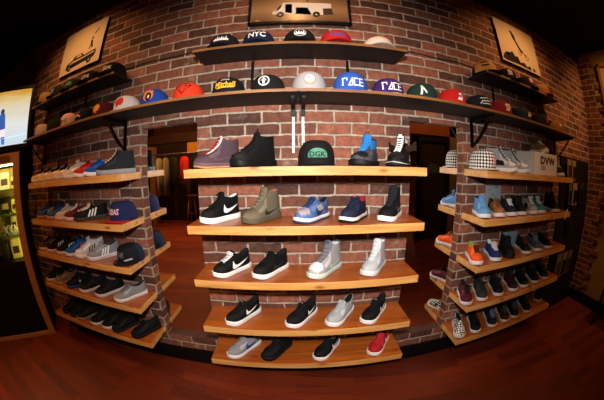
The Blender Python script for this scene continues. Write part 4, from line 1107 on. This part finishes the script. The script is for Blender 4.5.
# dark rack at the right wall
rk = thing('side_rack', 'dark shelving rack against the plaster wall at the right edge', 'rack', (XR, -.68, 0))
for yy_ in (-.22, .22): bm = bmesh.new(); add_box(bm, -.06, -.02, yy_ - .015, yy_ + .015, 1.35, 1.80, .002); obj('upright', bm, M_DARK, rk)
bm = bmesh.new()
for zz_ in (1.36, 1.56, 1.77): add_box(bm, -.16, -.0195 + .019, -.26, .26, zz_ - .012, zz_ + .012, .002)
obj('rail', bm, M_DARK, rk)
for k in range(5):
    o = thing('hanging_package', 'small dark package on the side rack, number %s from the wall corner' % ('one', 'two', 'three', 'four', 'five')[k], 'package', (XR - .10, -.46 - .085 * k, 1.385), 0, 'packages on the side rack')
    o['label'] = 'small package standing on the dark rack at the right edge'
    obj('carton', box(-.025, .025, -.03, .03, 0, .12, .002), mat(('#6a6258', '#2c3a30', '#7a6a4a', '#3a2420', '#55504a')[k], .6, 0, .1), o)
bt = thing('low_stool', 'black low shelf with flat top against the right wall', 'shelf', (XR - .20, -.98, 0))
obj('top', box(-.17, .17, -.32, .32, .50, .535, .004), M_BLACK, bt)
for sx in (-.15, .15):
    for sy in (-.29, .29): obj('leg', box(sx - .015, sx + .015, sy - .015, sy + .015, 0, .50), M_BLACK, bt)

# ================================================================== BEHIND THE CAMERA (what the two mirrors show)
def garment(x, y, z, c, ln, wd, label, rz=0):
    t = thing('hanging_garment', label, 'garment', (x, y, z), rz)
    bm = bmesh.new(); rings = []
    for zz, hw, dp in ((-.04, .06, .03), (-.07, wd * .8, .05), (-.16, wd, .07), (-.4, wd * .92, .07), (-ln, wd * .98, .06)):
        rings.append([bm.verts.new((hw * cos(2 * pi * k / 20), dp * sin(2 * pi * k / 20) * (1 + .25 * sin(5 * k)), zz)) for k in range(20)])
    skin(bm, rings); bm.faces.new(rings[0]); bm.faces.new(rings[-1]); bmesh.ops.recalc_face_normals(bm, faces=bm.faces[:])
    obj('cloth', bm, mat(c, .9, 0, .25, 10), t, True)
    bm = bmesh.new(); hx, hy = sin(rz), cos(rz); add_tube(bm, [(0, 0, -.045), (0, 0, .010), (.021 * hx, .021 * hy, .025), (.023 * hx, .023 * hy, .045), (.013 * hx, .013 * hy, .062), (-.008 * hx, -.008 * hy, .065), (-.021 * hx, -.021 * hy, .050)], .004, 6); obj('hanger', bm, M_CHROME, t, True)
rl = thing('clothes_rail', 'clothes rail behind the camera reflected in the left mirror', 'rail', (-3.1, -4.3, 0))
bm = bmesh.new(); add_tube(bm, [(-.95, 0, 1.80), (.95, 0, 1.80)], .014, 10); obj('rail', bm, M_CHROME, rl)
for sx in (-.95, .95):
    bm = bmesh.new(); add_tube(bm, [(sx, 0, 0), (sx, 0, 1.80)], .016, 10); obj('post', bm, M_CHROME, rl)
    obj('foot', box(sx - .03, sx + .03, -.25, .25, 0, .03, .004), M_BLACK, rl)
for i, (dx, c, ln, wd) in enumerate([(-.75, '#15110f', .8, .2), (-.3, '#8a7f5c', .95, .15), (-.1, '#6e6448', .95, .15), (.13, '#17130f', .9, .14), (.43, '#b51a1c', .62, .14), (.72, '#111012', .9, .15)]):
    garment(-3.1 + dx, -4.3, 1.757, c, ln, wd, ['black jacket at the left of the rail', 'khaki trousers on the rail', 'olive trousers on the rail', 'black coat mid rail', 'red shirt on the rail', 'black coat at the right of the rail'][i] + ', reflected in the left mirror', pi * .5 if i in (1, 2) else .35)
cu = thing('cubby_shelf', 'wooden cubby shelf of folded shirts behind the camera', 'shelf', (-4.3, -4.72, 0))
bm = bmesh.new()
for k in range(6): add_box(bm, -.45, .45, -.2, .2, .1 + k * .38, .13 + k * .38)
for k in range(4): add_box(bm, -.46 + k * .3, -.43 + k * .3, -.2, .2, 0, 2.05)
obj('carcass', bm, mat('#8a5a26', .6, 0, .2), cu)
cols = ['#d8a23c', '#b57a2a', '#7a3a1c', '#e0c070', '#3a2a1c', '#c05a24']
random.seed(11)
for k in range(5):
    for j in range(3):
        o = thing('folded_shirt', 'folded shirt in the cubby shelf behind the camera', 'shirt', (-4.3 - .28 + j * .3, -4.72, .1305 + k * .38), 0, 'folded shirts in the cubby shelf')
        obj('cloth', box(-.11, .11, -.15, .19, 0, random.uniform(.14, .26), .02), mat(random.choice(cols), .9, 0, .15), o)
st = thing('bar_stool', 'wooden bar stool behind the camera reflected in the left mirror', 'stool', (-2.72, -4.55 - .3, 0))
bm = bmesh.new(); add_lathe(bm, [(.15, 0), (.165, .012), (.165, .03), (.14, .04)], (0, 0, .70), 22); obj('seat', bm, mat('#6a3a18', .5, 0, .2), st, True)
for k in range(4):
    a = pi / 4 + k * pi / 2; bm = bmesh.new(); add_tube(bm, [(.21 * cos(a), .21 * sin(a), .006), (.10 * cos(a), .10 * sin(a), .70)], .016, 8); obj('leg', bm, mat('#7a451c', .5, 0, .2), st, True)
bm = bmesh.new(); add_tube(bm, [(.165 * cos(2 * pi * k / 24), .165 * sin(2 * pi * k / 24), .28) for k in range(25)], .009, 6); obj('foot_ring', bm, mat('#5a3416', .5), st, True)
# doorway and beams reflected in the right mirror
dr = thing('door_1', 'x', 'x', (2.62, -3.05, 0)); del dr['label'], dr['category']; dr['kind'] = 'structure'
bm = bmesh.new()
for a in (-.36, .28): add_box(bm, a, a + .08, -.06, .06, 0, 2.0, .004)
add_box(bm, -.2795, .2795, -.06, .06, 1.92, 2.0, .004); struct('door_frame', bm, M_BLACK, dr)
bm = box(-.279, .279, -.02, .0, .002, 1.918); struct('door_leaf', bm, mat('#2a1a10', .4, 0, .3, 5), dr)
struct('door_sign', box(-.12, .10, .001, .004, 1.32, 1.50), mat('#3c4a1c', .5, 0, .1), dr)
bm = box(2.99, 3.36, -3.2, -3.0, 0, HC); struct('wall_column', bm, mat('#7a5a34', .8, 0, .15, 4))
bm = box(1.2, 2.255, -3.2, -3.0, 0, HC) if False else box(1.0, 3.36, -3.2, -3.0, 2.05, 2.3); struct('trim_beam', bm, mat('#7a3c14', .6, 0, .25, 4))
bm = box(-4.6, -1.2, -5.3, -5.1, 2.15, 2.4); struct('trim_beam_2', bm, mat('#3a2010', .6, 0, .4, 4))
bm = box(-4.9, -1.2, -5.25, -5.15, 0, 2.15); struct('wall_partition', bm, mat('#2a170c', .8, 0, .4, 3))
pn = tag(obj('wall_sign', box(-2.95, -2.6, -5.14, -5.12, 1.85, 2.12), mat('#d8932c', .6, 0, .1)), 'plain yellow sign board behind the camera', 'sign')

# ================================================================== LIGHT
def spot(name, loc, target, power, color, size=100, blend=1, r=.06):
    l = bpy.data.lights.new(name, 'SPOT'); l.energy = power; l.color = color; l.spot_size = radians(size); l.spot_blend = blend; l.shadow_soft_size = r
    o = bpy.data.objects.new(name, l); link(o); o.location = loc
    o.rotation_euler = (Vector(target) - Vector(loc)).to_track_quat('-Z', 'Y').to_euler()
    return o
FL = 175
spot('camera_flash', (-.02, -1.56, 1.745), (.03, 0, 1.26), FL, (1, .95, .89), 116, 1, .045)
WARM = (1, .50, .18)
def downlight(x, y, tgt, p, size=90, color=WARM):
    t = thing('ceiling_spotlight', 'ceiling spotlight', 'lamp', (x, y, HC)); 
    t['label'] = 'small black ceiling spotlight above the shop floor'; t['group'] = 'ceiling spotlights'
    bm = bmesh.new(); add_lathe(bm, [(.05, -.02), (.05, 0)], (0, 0, -.0005), 16); obj('rose', bm, M_BLACK, t)
    spot('spotlight_lamp', (x, y, HC - .10), tgt, p, color, size, .8, .05)
downlight(-1.75, -.72, (-1.75, -.06, 1.6), 34, 125)
downlight(1.85, -.72, (1.85, -.06, 1.6), 34, 125)
downlight(0, -.80, (0, -.06, 1.6), 24, 125)
downlight(2.75, -1.3, (3.38, -.5, 1.9), 60, 100)
downlight(-.1, -2.2, (0, -.7, 0), 30, 110)
downlight(-2.0, -1.9, (-1.75, -.3, .95), 46, 60, (1, .42, .12))
downlight(2.2, -1.9, (1.7, -.3, .95), 13, 62)
downlight(-2.6, -2.9, (-3.3, -4.6, 1.4), 190, 120)
downlight(2.4, -1.9, (2.6, -3.2, 1.5), 45, 100)
downlight(-1.5, -2.7, (-1.7, -2.9, 0), 300, 95)
downlight(-2.3, -4.0, (-2.5, -4.0, 0), 90, 100)
downlight(3.0, -5, (3.2, -5, 0), 60, 110)
w = bpy.data.worlds.new('dim_room'); scene.world = w; w.use_nodes = True
w.node_tree.nodes['Background'].inputs[0].default_value = (.9, .45, .2, 1); w.node_tree.nodes['Background'].inputs[1].default_value = .012

# ================================================================== CAMERA (full-frame fisheye)
cd = bpy.data.cameras.new('camera'); cd.type = 'PANO'
cd.panorama_type = 'FISHEYE_EQUISOLID'
cd.sensor_width = 36; cd.sensor_height = 36 * 400 / 604
cd.fisheye_lens = 265.945 * 36 / 604; cd.fisheye_fov = pi
cd.clip_start = .02
co = bpy.data.objects.new('camera', cd); link(co)
yaw, pitch, roll = -.0170, -.1402, -.0096
fw = Vector((-sin(yaw) * cos(pitch), cos(yaw) * cos(pitch), sin(pitch))); r0 = Vector((cos(yaw), sin(yaw), 0)); u0 = r0.cross(fw)
rv = cos(roll) * r0 + sin(roll) * u0; uv = -sin(roll) * r0 + cos(roll) * u0
mw = Matrix((rv, uv, -fw)).transposed().to_4x4(); mw.translation = (-.008, -1.484, 1.475)
co.matrix_world = mw
scene.camera = co
scene.view_settings.view_transform = 'Standard'; scene.view_settings.look = 'None'
scene.view_settings.exposure = 0; scene.view_settings.gamma = 1; scene.view_settings.use_curve_mapping = False
scene.cycles.blur_glossy = .6
scene.cycles.max_bounces = 8
scene.cycles.sample_clamp_indirect = 6
scene.cycles.use_denoising = True
